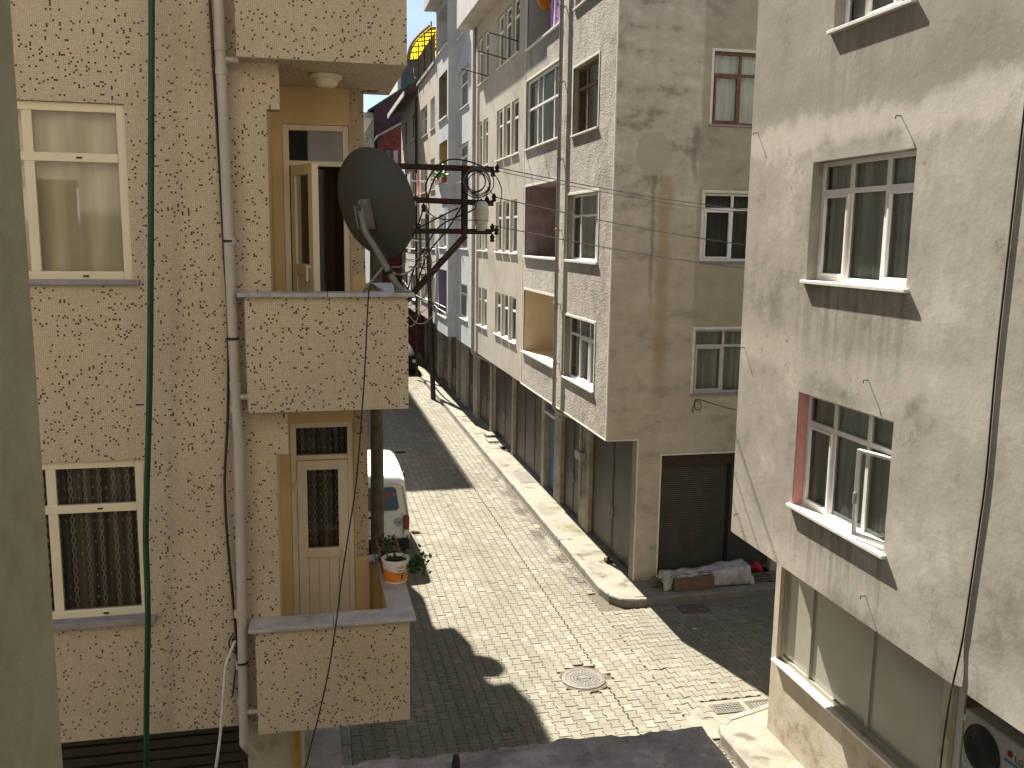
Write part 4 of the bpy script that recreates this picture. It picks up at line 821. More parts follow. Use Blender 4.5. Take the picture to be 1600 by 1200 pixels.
# tall house on the left whose shadow falls across the street, and the house the photograph is taken from
L2 = thing('left_street_house', 'tall house on the left beyond the van, seen by its shadow', 'building', (-3, 45, 0))
MB().box(-8, .62, 41, 70, 0, 18.6).build('wall', M['smooth_beige'], L2); MB().box(-8.2, .70, 40.9, 70.1, 18.6, 18.8).build('roof', M['concrete'], L2)
NB = thing('green_rendered_house', 'grey-green rendered wall edge at the far left foreground', 'building', (-1, 0, 0))
wall(MB(), '-Y', 0, 0, 1, 0, 1)
MB().box(-1.4, -.52, .5, 1.96, 0, 15).build('wall_pier', M['green_wall'], NB, bevel=.01)
nb = MB(); wall(nb, '+Y', -.6, -9, 4, 0, 15, [(1.0, 2.4, 6.4, 7.9), (-5, -3.4, 6.4, 7.9), (1.0, 2.4, 9.2, 10.7), (-5, -3.4, 9.2, 10.7), (1, 2.4, 3.6, 5), (-.7, .7, 6.0, 8.4)], .2); wall(nb, '+X', 4, -8, -.6, 0, 15); nb.build('street_wall', M['pink_beige'], NB); BX(-9, 4.1, -8, -.5, 15, 15.2).build('roof', M['concrete'], NB)
for q in ((1.0, 2.4, 6.4, 7.9), (-5, -3.4, 6.4, 7.9), (1.0, 2.4, 9.2, 10.7), (-5, -3.4, 9.2, 10.7), (1, 2.4, 3.6, 5)): window(NB, '+Y', -.6, *q, cols=[(q[0]+q[1])/2], fm='white_pvc', curtain='curtain_grey')
# raw concrete canopy below the camera
cn = thing('concrete_canopy', 'rough bare concrete canopy slab along the bottom edge', 'canopy', (.5, 2, 5.2))
rr = random.Random(5); mb = MB(); nx, ny = 90, 60
def ed(i_, j_):
    x_ = -1.2+2.62*i_; y_ = -.58+3.56*j_; z_ = 5.3+rr.gauss(0, .0022)
    if j_ > .999: y_ += rr.gauss(0, .006)+.008*math.sin(x_*9)+.006*math.sin(x_*31)
    if i_ > .999: x_ += rr.gauss(0, .006)
    if j_ > .999 or i_ > .999: z_ -= .008
    return (x_, y_, z_)
mb.grid(ed, nx, ny); top = [q for q in mb.v]
edge = [top[ny*(nx+1)+i_] for i_ in range(nx+1)]; side = [top[j_*(nx+1)+nx] for j_ in range(ny+1)]
for e_ in (edge, side):
    for a_, b_ in zip(e_[:-1], e_[1:]): mb.quad(a_, b_, (b_[0], b_[1], 5.14), (a_[0], a_[1], 5.14))
mb.quad((-1.2, -.58, 5.14), (1.4, -.58, 5.14), (1.4, 2.96, 5.14), (-1.2, 2.96, 5.14)); mb.build('slab', M['rough_concrete'], cn, smooth=False)
MB().lathe((.474, 2.885, 5.29), [(.016, 0), (.013, .03), (.011, .05), (.010, .052)], 10).build('rebar_stub', M['darkrust'], cn, auto=40)
# ------------------------------------------------------------------ satellite dish
def dish(label, C, Nv, D, group=None):
    t = thing('satellite_dish', label, 'satellite dish', C, group); C = Vector(C); Nv = Vector(Nv).normalized()
    a = Nv.cross(Vector((0, 0, 1))).normalized(); b = a.cross(Nv).normalized(); r = D/2; mb = MB(); n = 48; dp_ = .09
    rs = []
    for k in range(9):
        q = k/8; rs.append([C+(a*math.cos(t_)+b*math.sin(t_))*r*max(q, .01)+Nv*(dp_*(q*q-1)) for t_ in [2*math.pi*i_/n for i_ in range(n)]])
    rs.append([C+(a*math.cos(t_)+b*math.sin(t_))*(r+.008)+Nv*.0 for t_ in [2*math.pi*i_/n for i_ in range(n)]])
    rs.append([C+(a*math.cos(t_)+b*math.sin(t_))*(r+.004)+Nv*.012 for t_ in [2*math.pi*i_/n for i_ in range(n)]])
    for k in range(8, -1, -1):
        q = k/8; rs.append([C+(a*math.cos(t_)+b*math.sin(t_))*r*.995*max(q, .01)+Nv*(dp_*(q*q-1)+.006) for t_ in [2*math.pi*i_/n for i_ in range(n)]])
    mb.rings(rs, True); mb.build('reflector', M['dish'], t, auto=35)
    return t, C, Nv, a, b
DC = (.565, 7.52, 7.365)
FW = Vector((.218245, .963214, -.156805)); RT = Vector((.97565, -.21894, .01305)); UP = Vector((.02176, .155835, .987543))
sat, C, Nv, a_, b_ = dish('large dark satellite dish seen from behind on the middle tiled balcony', DC, FW*.70+RT*.615+UP*.345, .86)
bk = C-Nv*.09
MB().box(-.045, .045, -.03, .0, -.11, .05)
pb = MB()
def obox(mb, c, ex, ey, ez, sx, sy, sz):
    vs = [c+ex*(sx*i_)+ey*(sy*j_)+ez*(sz*k_) for k_ in (-1, 1) for j_ in (-1, 1) for i_ in (-1, 1)]
    return mb.add(vs, [(0, 2, 3, 1), (4, 5, 7, 6), (0, 1, 5, 4), (1, 3, 7, 5), (3, 2, 6, 7), (2, 0, 4, 6)])
obox(pb, bk-b_*.07-Nv*.015, a_, b_, Nv, .05, .12, .018); obox(pb, bk-b_*.08-a_*.045-Nv*.05, a_, b_, Nv, .006, .09, .05); obox(pb, bk-b_*.08+a_*.045-Nv*.05, a_, b_, Nv, .006, .09, .05); pb.build('mount_plate', M['dish_arm'], sat, bevel=.004)
q = bk-b_*.06-Nv*.06
obox(MB(), q, a_, b_, Nv, .03, .03, .03).build('clamp', M['dish_arm'], sat, bevel=.004)
MB().tube([q+Vector((0, -.01, .03)), q+Vector((.0, -.02, -.05)), q+Vector((.02, -.025, -.14)), q+Vector((.10, -.03, -.27)), (.69, 7.40, 6.77), (.765, 7.40, 6.665)], .026, 12).build('mast_tube', M['dish_arm'], sat, smooth=True)
MB().tube([(.63, 7.39, 6.88), (.53, 7.385, 6.76), (.455, 7.38, 6.665)], .011, 8, sub=2).tube([(.655, 7.39, 6.86), (.70, 7.42, 6.74), (.715, 7.45, 6.665)], .008, 6, sub=2).build('stay_rod', M['dish_arm'], sat, smooth=True)
MB().cyl((.655, 7.4, 6.835), (.672, 7.4, 6.81), .034, n=14).build('mast_collar', M['black'], sat); obox(MB(), Vector((.765, 7.40, 6.67)), Vector((1, 0, 0)), Vector((0, 1, 0)), Vector((0, 0, 1)), .06, .06, .006).build('foot_plate', M['dish_arm'], sat)
MB().tube([C+Nv*.0-b_*.43, C+Nv*.35-b_*.2, C+Nv*.42-b_*.1], .012, 8).build('feed_arm', M['dish_arm'], sat); MB().cyl(C+Nv*.42-b_*.1, C+Nv*.33-b_*.06, .03, n=12).build('feed_horn', M['ac'], sat)
for i_, j_ in ((-.035, .03), (.035, .03), (-.035, -.16), (.035, -.16)): MB().cyl(bk+a_*i_+b_*j_-Nv*.03, bk+a_*i_+b_*j_-Nv*.048, .009, n=6).build('bolt', M['zinc'], sat)
dish('satellite dish on the far corner balcony of the tiled building', (.72, 22.5, 9.85), (.2, .9, .5), .7)
# ------------------------------------------------------------------ utility pole with steel rack
up = thing('utility_pole', 'weathered pole with rusty steel crossarm rack behind the tiled balconies', 'utility pole', (.955, 13, 0))
MB().cyl((.95, 13, -.02), (.985, 13, 8.2), .105, .078, 16).build('pole', M['polewood'], up, auto=40)
def angle_bar(p0, p1, wv, dv, s=.065, t=.008):
    p0 = Vector(p0); p1 = Vector(p1); wv = Vector(wv).normalized(); dv = Vector(dv).normalized(); mb = MB()
    for x_, y_ in ((s, t), (t, s)):
        vs = [p+wv*i_+dv*j_ for p in (p0, p1) for i_, j_ in ((0, 0), (x_, 0), (x_, y_), (0, y_))]
        mb.add(vs, [(0, 1, 2, 3), (7, 6, 5, 4), (0, 4, 5, 1), (1, 5, 6, 2), (2, 6, 7, 3), (3, 7, 4, 0)])
    return mb
for (p0, p1) in (((.9, 12.88, 8.02), (2.62, 12.88, 8.01)), ((.9, 12.88, 7.58), (2.62, 12.88, 7.545)), ((.9, 12.88, 7.14), (2.60, 12.88, 7.15))): angle_bar(p0, p1, (0, 0, 1), (0, 1, 0), .075).build('crossarm', M['rust'], up)
angle_bar((2.165, 12.86, 8.03), (2.165, 12.86, 7.14), (1, 0, 0), (0, 1, 0), .085).build('rack_upright', M['rust'], up)
angle_bar((2.2, 12.87, 7.16), (1.0, 12.87, 5.85), Vector((.7, 0, -.7)), (0, 1, 0), .08).build('brace', M['rust'], up)
for (x_, z_) in ((2.66, 8.06), (2.60, 8.0), (2.52, 7.62), (2.62, 7.66), (2.6, 7.24), (2.66, 7.2), (2.6, 7.1), (1.63, 7.5)):
    MB().lathe((x_, 12.86, z_-.06), [(.012, 0), (.03, .01), (.035, .03), (.022, .045), (.034, .06), (.034, .08), (.02, .1), (.008, .12)], 12).build('insulator', M['black'], up, auto=40)
lp = thing('street_lamp', 'egg-shaped grey street lamp hung on the rusty crossarm rack', 'street lamp', (2.43, 12.8, 7.4))
MB().lathe((2.43, 12.8, 7.4), [(.02, .2), (.06, .2), (.088, .17), (.096, .12), (.098, .1)], 24).build('cap', M['lampwhite'], lp, auto=40)
MB().lathe((2.43, 12.8, 7.4), [(.1, .1), (.104, .04), (.098, -.06), (.085, -.12), (.068, -.18), (.05, -.2), (.02, -.205)], 24).build('diffuser', M['lampglass'], lp, auto=40)
MB().tube([(2.43, 12.8, 7.59), (2.43, 12.83, 7.63), (2.43, 12.9, 7.6)], .014, 8).build('hanger', M['rust'], lp); MB().lathe((2.43, 12.8, 7.4), [(.103, -.065), (.106, -.062), (.106, -.056), (.103, -.053)], 24).build('seam_ring', M['zinc'], lp)
cc = thing('cable_coil', 'loose coil of black cable hung on the rack upright', 'cable coil', (2.34, 12.82, 7.86)); rr = random.Random(2)
for k in range(6):
    r_ = .12+.035*rr.random()+(.05 if k % 2 else 0); ox, oz = rr.uniform(-.03, .05), rr.uniform(-.03, .03); y_ = 12.80-.012*k
    MB().tube([(2.34+ox+r_*math.cos(t_), y_+.01*math.sin(3*t_), 7.86+oz+r_*1.02*math.sin(t_)) for t_ in [2*math.pi*i_/16 for i_ in range(16)]], .0075, 6, True, 2).build('loop', M['grey_cable' if k % 2 else 'black_cable'], cc, smooth=True)
pc = [[(1.683, 7.583), (1.656, 7.799), (1.754, 7.991), (1.966, 8.152), (2.234, 8.143), (2.479, 8.063)], [(1.69, 7.55), (1.70, 7.7), (1.80, 7.93), (1.95, 8.06)], [(1.629, 7.539), (1.567, 7.321), (1.504, 7.171), (1.433, 7.057), (1.299, 6.88), (1.0, 6.78)],
      [(2.482, 7.6), (2.283, 7.465), (1.968, 7.327), (1.789, 7.193), (1.655, 6.972), (1.538, 6.795), (1.43, 6.485), (1.359, 6.3), (1.1, 6.1)], [(2.148, 7.532), (2.031, 7.328), (1.924, 7.177), (1.789, 7.017), (1.655, 6.84), (1.565, 6.574), (1.475, 6.378), (1.05, 6.0)],
      [(2.103, 7.505), (1.878, 7.396), (1.655, 7.278), (1.433, 7.17), (1.05, 7.1)], [(1.05, 6.75), (1.183, 6.616), (1.324, 6.59), (1.476, 6.662), (1.61, 6.795), (1.682, 6.884)], [(2.597, 7.98), (2.672, 7.868), (2.71, 7.737), (2.693, 7.578)],
      [(2.3, 7.75), (2.36, 7.68), (2.37, 7.6), (2.33, 7.5), (2.25, 7.46)], [(2.5, 7.8), (2.56, 7.72), (2.61, 7.66)], [(1.64, 7.5), (1.70, 7.42), (1.80, 7.36), (2.0, 7.34), (2.33, 7.34)]]
pl_ = ['arching up from the rack centre to the top insulator', 'looping close under the top crossarm', 'sagging left from rack centre behind the dish', 'running from lamp side down along the brace', 'dropping from the upright down towards the dish foot',
       'slanting left from the upright at mid height', 'hanging in a low loop beside the dish mast', 'curling down at the outer end of the rack', 'hanging below the coil beside the upright', 'linking the coil to the lamp insulator', 'leading level to the street lamp']
for k, (L_, tx) in enumerate(zip(pc, pl_)):
    tag(MB().tube([(x_, 12.82-.008*k, z_) for x_, z_ in L_], .011 if k < 7 else .007, 6).build('rack_cable', M['white_cable' if k == 6 else 'black_cable'], smooth=True), ('pale' if k == 6 else 'black')+' cable '+tx, 'cable', 'cables on the pole rack')
for k, (p0, p1, lb) in enumerate((((2.68, 12.87, 8.07), (9.3, 16.4, 7.62), 'top'), ((2.69, 12.87, 8.02), (9.3, 16.4, 7.55), 'second'), ((2.62, 12.87, 7.67), (9.3, 16.4, 6.93), 'third'), ((2.64, 12.87, 7.27), (9.3, 16.4, 6.5), 'lowest'))):
    p0 = Vector(p0); p1 = Vector(p1)
    tag(MB().tube([p0.lerp(p1, i_/12)-Vector((0, 0, .22*4*(i_/12)*(1-i_/12)*.35)) for i_ in range(13)], 8e-3 if k != 1 else .006, 5, sub=2).build('overhead_wire', M['grey_cable'], smooth=True), lb+' of the four overhead wires crossing to the right', 'wire', 'overhead wires')
wt = thing('wire_tangle', 'tangle of thin pale and dark wires beside the dish mast', 'wire', (1.3, 12.75, 6.4)); rr = random.Random(31)
for k in range(12):
    x0, z0 = rr.uniform(1.0, 1.35), rr.uniform(6.2, 6.85); x1, z1 = x0+rr.uniform(.25, .75), z0+rr.uniform(-.3, .35); sg = rr.uniform(-.35, .15)
    MB().tube([(x0+(x1-x0)*q_, 12.72-.012*k, z0+(z1-z0)*q_+sg*4*q_*(1-q_)+rr.uniform(-.03, .03)) for q_ in (0, .25, .5, .75, 1)], .005, 5).build('strand', M[('black_cable', 'white_cable', 'grey_cable')[k % 3]], wt, smooth=True)
for k, (x0, z0, r_) in enumerate(((1.62, 6.75, .09), (1.55, 6.62, .07), (1.25, 6.5, .08))): MB().tube([(x0+r_*math.cos(t_), 12.6-.01*k, z0+r_*math.sin(t_)) for t_ in [2*math.pi*i_/14 for i_ in range(14)]], .005, 5, True, 2).build('strand', M['black_cable'], wt, smooth=True)
fp = thing('iron_pole', 'dark leaning iron pole on the far pavement edge', 'pole', (5.47, 39.9, 0)); MB().cyl((5.47, 39.9, -.02), (5.20, 39.9, 8.05), .115, .085, 12).build('shaft', M['irontar'], fp, auto=40)
MB().cyl((5.24, 39.9, 7.0), (4.4, 39.9, 7.05), .03, n=6).cyl((5.26, 39.9, 6.4), (4.4, 39.9, 6.42), .03, n=6).cyl((5.28, 39.9, 5.8), (4.4, 39.9, 5.82), .03, n=6).build('arm', M['rust'], fp)
tag(MB().tube([(5.33, 39.8, 4.3), (5.0, 43, 4.45), (4.9, 47, 4.9)], .05, 6).tube([(5.33, 39.8, 4.3), (5.6, 37.5, 4.0), (5.6, 36, 4.0)], .05, 6).build('bundled_cable', M['black_cable'], smooth=True), 'thick cable bundle tied to the leaning iron pole', 'cable')
# ------------------------------------------------------------------ hanging cables on the near facades
def cab(label, pts, r_, mat, name='hanging_cable', cat='cable'): tag(MB().tube(pts, r_, 8).build(name, M[mat], smooth=True), label, cat)
cab('thick dark green hose hanging down the tiled wall across the window edge', [(-1.012, 7.3, 9.1), (-1.019, 7.3, 8.745), (-1.074, 7.3, 7.63), (-1.132, 7.3, 6.459), (-1.173, 7.3, 5.777), (-1.224, 7.3, 5.075), (-1.245, 7.3, 4.717), (-1.257, 7.3, 4.141), (-1.302, 7.3, 3.39), (-1.34, 7.3, 2.6)], .023, 'green_hose', 'garden_hose', 'hose')
cab('brown cable running beside the grey downpipe on the tiled wall', [(-.64, 7.46, 9.2), (-.633, 7.44, 8.803), (-.627, 7.46, 8.351), (-.61, 7.46, 7.655), (-.598, 7.46, 6.936), (-.587, 7.46, 6.443), (-.611, 7.46, 5.735), (-.655, 7.46, 5.165), (-.654, 7.46, 4.74), (-.631, 7.46, 4.252), (-.605, 7.46, 3.695), (-.59, 7.44, 3.126), (-.585, 7.44, 2.5)], .011, 'brown_cable')
cab('white cable dropping from the tangle at the lower left', [(-.62, 7.45, 3.80), (-.66, 7.44, 3.70), (-.699, 7.40, 3.594), (-.73, 7.38, 3.288), (-.76, 7.38, 3.008), (-.84, 7.38, 2.5)], .012, 'white_cable')
cab('small tangle of dark wire on the tiled wall by the downpipe foot', [(-.63, 7.47, 3.86), (-.67, 7.46, 3.78), (-.64, 7.46, 3.70), (-.58, 7.46, 3.72), (-.64, 7.45, 3.82), (-.60, 7.46, 3.62), (-.585, 7.46, 3.45), (-.62, 7.47, 3.55), (-.66, 7.47, 3.3)], .006, 'black_cable', 'wire_tangle', 'wire')
cab('thin black cable hanging in front of the tiled balconies from the dish', [(.55, 7.34, 6.70), (.488, 7.2, 6.69), (.452, 7.18, 6.159), (.422, 7.18, 5.754), (.364, 7.18, 5.134), (.304, 7.18, 4.768), (.237, 7.18, 4.343), (.202, 7.18, 4.074), (.133, 7.18, 3.639), (.049, 7.18, 3.256), (-.023, 7.18, 2.981), (-.074, 7.18, 2.776), (-.2, 7.3, 2.3)], .006, 'black_cable')
cab('thick black cable hanging down the cement-rendered house', [(5.689, 6.526, 9.510), (5.689, 6.563, 8.282), (5.689, 6.589, 7.165), (5.689, 6.608, 6.151), (5.689, 6.598, 5.153), (5.689, 6.623, 4.630), (5.689, 6.656, 4.090), (5.689, 6.690, 3.595), (5.689, 6.757, 3.144), (5.9, 7.02, 2.93), (6.0, 7.17, 2.49), (6.05, 7.25, 1.9), (6.1, 7.3, .3)], .009, 'black_cable')
cab('wire loop pinned under the lowest window of the end wall', [(9.2, 17.0, 3.55), (8.3, 17.06, 3.75), (7.75, 17.09, 3.92), (7.68, 17.08, 3.82), (7.72, 17.08, 3.70), (7.82, 17.08, 3.73), (7.80, 17.08, 3.85), (7.70, 17.08, 3.88), (7.64, 17.08, 3.72), (7.65, 17.08, 3.64)], .007, 'brown_cable', 'wire_loop', 'wire')
# ------------------------------------------------------------------ white van
vn = thing('parked_van', 'white minivan parked by the left kerb, rear towards camera', 'van', (1.36, 21.6, 0), rz=1e-9)
# local frame: x across, y forward, z up; y=-2 is the rear
def vsec(y_, wb, wt, zb, zs, zt, rnd_=.12):
    pts = [(-wb*.96, zb), (-wb, zb+.12), (-wb*1.01, zs), (-wt, zt-rnd_), (-wt+.10, zt-.03), (-wt*.55, zt), (wt*.55, zt), (wt-.10, zt-.03), (wt, zt-rnd_), (wb*1.01, zs), (wb, zb+.12), (wb*.96, zb)]
    return [(x_, y_, z_) for x_, z_ in pts]
body = MB().rings([vsec(-1.97, .74, .62, .30, .95, 1.82), vsec(-2.03, .78, .66, .30, .95, 1.80), vsec(-1.98, .79, .68, .28, .95, 1.88), vsec(-1.85, .80, .70, .27, .95, 1.95), vsec(-.4, .80, .71, .27, .95, 1.97), vsec(.55, .80, .70, .27, .95, 1.94), vsec(.9, .80, .66, .27, .95, 1.85), vsec(1.45, .80, .72, .27, .95, 1.12, .05), vsec(2.0, .77, .64, .30, .80, .95, .05), vsec(2.08, .70, .58, .34, .7, .85, .05)])
body.build('body', M['van'], vn, auto=38, bevel=0)
def rearq(mb, pts, off=0): return mb
def rp_(x_, z_): # point on the raked rear door
    t_ = (z_-.95)/(1.82-.95); return (x_, -2.045+max(0, t_)*.055, z_)
MB().add([rp_(-.52, 1.16), rp_(.52, 1.16), rp_(.57, 1.22), rp_(.50, 1.64), rp_(.44, 1.68), rp_(-.44, 1.68), rp_(-.50, 1.64), rp_(-.57, 1.22)], [tuple(range(8))]).build('rear_window', M['vanglass'], vn)
for s_ in (-1, 1):
    BX(s_*.665, s_*.79, -2.06, -1.9, .72, 1.02).build('tail_lamp', M['redlamp'], vn, bevel=.02); BX(s_*.665, s_*.79, -2.058, -1.9, .58, .712).build('reversing_lamp', M['whitelamp'], vn, bevel=.02)
    MB().add([(s_*.812, -.35, 1.02), (s_*.812, .60, 1.02), (s_*.715, .50, 1.72), (s_*.715, -.35, 1.74)], [(0, 1, 2, 3)]).build('side_window', M['vanglass'], vn)
    MB().add([(s_*.812, -1.7, 1.02), (s_*.812, -.45, 1.02), (s_*.715, -.45, 1.74), (s_*.712, -1.65, 1.72)], [(0, 1, 2, 3)]).build('side_window', M['vanglass'], vn)
    BX(s_*.80, s_*1.0, .78, .90, 1.08, 1.28).build('wing_mirror', M['black'], vn, bevel=.03)
    BX(s_*.42, s_*.70, 2.05, 2.1, .62, .78).build('headlight', M['whitelamp'], vn, bevel=.02)
    for y_ in (-1.25, 1.35):
        wh = MB().lathe((0, 0, 0), [(.18, -.09), (.27, -.09), (.30, -.06), (.30, .06), (.27, .09), (.18, .09)], 24); k_ = MB(); k_.add([(s_*.73+z_, y_+x_, .30+q_) for x_, q_, z_ in wh.v], wh.f); w_ = k_.build('wheel', M['black'], vn, auto=40)
        hb = MB().lathe((0, 0, 0), [(.19, -.07), (.17, -.085), (.05, -.08), (.04, .08), (.17, .085), (.19, .07)], 20); k_ = MB(); k_.add([(s_*.73+z_, y_+x_, .30+q_) for x_, q_, z_ in hb.v], hb.f); k_.build('rim', M['zinc'], w_, auto=40)
MB().add([(-.62, .93, 1.80), (.62, .93, 1.80), (.68, 1.42, 1.16), (-.68, 1.42, 1.16)], [(0, 1, 2, 3)]).build('windscreen', M['vanglass'], vn)
BX(-.79, .79, -2.12, -1.93, .28, .50).build('rear_bumper', M['black'], vn, bevel=.03); BX(-.78, .78, 2.0, 2.14, .28, .52).build('front_bumper', M['black'], vn, bevel=.03)
BX(-.28, .28, -2.062, -2.04, .84, .96).build('number_plate', M['whitelamp'], vn, bevel=.004); BX(-.30, .05, -2.07, -2.04, 1.0, 1.05).build('door_handle', M['black'], vn, bevel=.01)
RM = lambda x_, z_, d=.004: Matrix.Translation((x_, rp_(0, z_)[1]-d, z_)) @ Matrix.Rotation(math.radians(86.4), 4, 'X')
text('lettering', 'TİR', .17, 'red_print', vn, RM(.25, 1.50)); text('lettering', '*', .22, 'pink_print', vn, RM(.45, 1.47))
fr_ = MB()
for q in ((.10, .34, 1.37, 1.378), (.10, .34, 1.312, 1.32), (.10, .108, 1.32, 1.37), (.332, .34, 1.32, 1.37)): fr_.box(q[0], q[1], rp_(0, 1.34)[1]-.005, rp_(0, 1.34)[1]-.002, q[2], q[3])
fr_.build('sticker_frame', M['blue_print'], vn); text('lettering', 'www', .04, 'blue_print', vn, RM(.22, 1.345))
em = Vector((.555, -2.052, .90))
def ring(mb, r0, r1, y_): n = 28; return mb.add([(em.x+r*math.cos(2*math.pi*k/n), y_, em.z+r*math.sin(2*math.pi*k/n)) for r in (r0, r1) for k in range(n)], [(k, (k+1) % n, n+(k+1) % n, n+k) for k in range(n)])
ring(ring(MB(), .075, .09, em.y), .04, .052, em.y).add([(em.x-.03, em.y, em.z-.025), (em.x+.03, em.y, em.z-.025), (em.x, em.y, em.z+.035)], [(0, 1, 2)]).build('round_emblem', M['blue_print'], vn)
# far dark car
fc = thing('parked_car', 'small dark car seen end-on at the far pavement edge', 'car', (4.9, 49.3, 0), rz=1e-9)
def csec(y_, wb, wt, zs, zt): return [(x_, y_, z_) for x_, z_ in ((-wb, .25), (-wb, zs), (-wt, zt-.06), (-wt+.1, zt), (wt-.1, zt), (wt, zt-.06), (wb, zs), (wb, .25))]
MB().rings([csec(-1.95, .72, .66, .7, .85), csec(-1.9, .78, .7, .75, .95), csec(-1.3, .8, .58, .85, 1.36), csec(.2, .8, .6, .85, 1.42), csec(.9, .8, .68, .85, .98), csec(1.9, .76, .66, .7, .82)]).build('body', M['black'], fc, auto=40)
for s_ in (-1, 1):
    BX(s_*.5, s_*.76, -1.96, -1.9, .62, .8).build('headlight', M['whitelamp'], fc, bevel=.02)
    for y_ in (-1.2, 1.2): MB().cyl((s_*.66, y_, .28), (s_*.82, y_, .28), .28, n=20).build('wheel', M['black'], fc, auto=40)
MB().add([(-.6, -1.80, .98), (.6, -1.80, .98), (.5, -1.36, 1.31), (-.5, -1.36, 1.31)], [(0, 1, 2, 3)]).build('windscreen', M['vanglass'], fc)
# ------------------------------------------------------------------ plants on the lower balcony
def leaves(mb, c, n, sx, sy, sz, l=.05, w_=.022, seed=1, droop=0):
    q = random.Random(seed)
    for k in range(n):
        p = Vector((c[0]+q.gauss(0, sx), c[1]+q.gauss(0, sy), c[2]+abs(q.gauss(0, sz))*(1 if not droop else -1))); d = Vector((q.uniform(-1, 1), q.uniform(-1, 1), q.uniform(-.3, .9)-droop)).normalized(); s = d.cross(Vector((q.uniform(-1, 1), q.uniform(-1, 1), 1))).normalized(); L_ = l*q.uniform(.6, 1.3); W_ = w_*q.uniform(.7, 1.2)
        mb.add([p, p+d*L_*.5+s*W_, p+d*L_, p+d*L_*.5-s*W_], [(0, 1, 2, 3)])
    return mb
zc = 3.962
bk_ = thing('paint_bucket_planter', 'white and orange paint bucket with a leafy plant on the balcony coping', 'bucket planter', (.765, 8.1, zc))
bc = (.765, 8.13, zc); MB().lathe(bc, [(.098, 0), (.103, .004), (.122, .195), (.128, .197), (.128, .22), (.122, .222), (.118, .215), (.112, .19), (.02, .188)], 36).build('pail', M['bucket'], bk_, auto=40)
def wrap(z0, z1, t0, t1, off=.0015, n=24, wave=0):
    mb = MB(); R_ = lambda z_: .103+(.019)*(z_-.004)/.191+off
    mb.grid(lambda i_, j_: (lambda t_, z_: (bc[0]+R_(z_)*math.cos(t_), bc[1]+R_(z_)*math.sin(t_), bc[2]+z_))(t0+(t1-t0)*i_, z0+(z1-z0)*j_+(wave*math.sin(5*i_+1)*j_)), n, 4); return mb
wrap(.02, .115, -math.pi*1.05, .25, wave=.02).build('orange_band', M['orange_print'], bk_, smooth=True)
text('lettering', 'TOP', .035, 'red_print', bk_, Matrix.Translation(Vector((bc[0]+.028, bc[1]-.116, zc+.16))-ORG[bk_]) @ Matrix.Rotation(math.radians(14), 4, 'Z') @ Matrix.Rotation(math.radians(90), 4, 'X'))
wrap(.10, .108, -1.75, -.75, .003).build('printed_swoosh', M['black_print'], bk_); wrap(.125, .132, -1.5, -.9, .003).build('printed_swoosh', M['black_print'], bk_); wrap(.05, .09, -1.2, -1.05, .003).build('printed_figure', M['black_print'], bk_)
MB().lathe((bc[0], bc[1], zc+.19), [(.108, 0), (.1, .008), (.01, .012)], 20).build('soil', M['soil'], bk_)
mb = leaves(MB(), (.76, 8.13, zc+.2), 30, .045, .035, .02, .05, .014, 3); mb.build('foliage', M['leaf'], bk_)
mb = leaves(MB(), (.94, 8.14, zc+.17), 210, .06, .05, .06, .045, .016, 4, .25); leaves(mb, (1.0, 8.18, zc+.16), 60, .045, .05, .04, .045, .016, 8); tag(mb.build('trailing_shoots', M['leaf'], bk_), kind='stuff'); MB().tube([(.80, 8.13, zc+.2), (.87, 8.14, zc+.26), (.96, 8.16, zc+.22), (1.03, 8.18, zc+.12)], .004, 5).build('stem', M['leaf'], bk_)
for k, (y0_, lab, sd_) in enumerate(((8.30, 'brown plastic planter box directly behind the paint bucket', 11), (8.60, 'farther brown planter box at the balcony corner', 12))):
    t = thing('planter_box', lab, 'planter', (.735, y0_, zc), 'planter boxes on the balcony coping'); x0, x1, y1_ = .645, .835, y0_+.24
    mb = MB().add([(x0+.015, y0_+.015, zc), (x1-.015, y0_+.015, zc), (x1-.015, y1_-.015, zc), (x0+.015, y1_-.015, zc), (x0, y0_, zc+.15), (x1, y0_, zc+.15), (x1, y1_, zc+.15), (x0, y1_, zc+.15)], [(0, 3, 2, 1), (0, 1, 5, 4), (1, 2, 6, 5), (2, 3, 7, 6), (3, 0, 4, 7)]); mb.build('tub', M['terracotta'], t)
    MB().box(x0-.008, x1+.008, y0_-.008, y0_+.008, zc+.145, zc+.165).box(x0-.008, x1+.008, y1_-.008, y1_+.008, zc+.145, zc+.165).box(x0-.008, x0+.008, y0_+.008, y1_-.008, zc+.145, zc+.165).box(x1-.008, x1+.008, y0_+.008, y1_-.008, zc+.145, zc+.165).build('rim', M['terracotta'], t)
    BX(x0+.012, x1-.012, y0_+.012, y1_-.012, zc+.10, zc+.13).build('soil', M['soil'], t); leaves(MB(), ((x0+x1)/2, y0_+.12, zc+.13), 90, .055, .06, .035, .06, .012, sd_).build('foliage', M['leaf'], t)
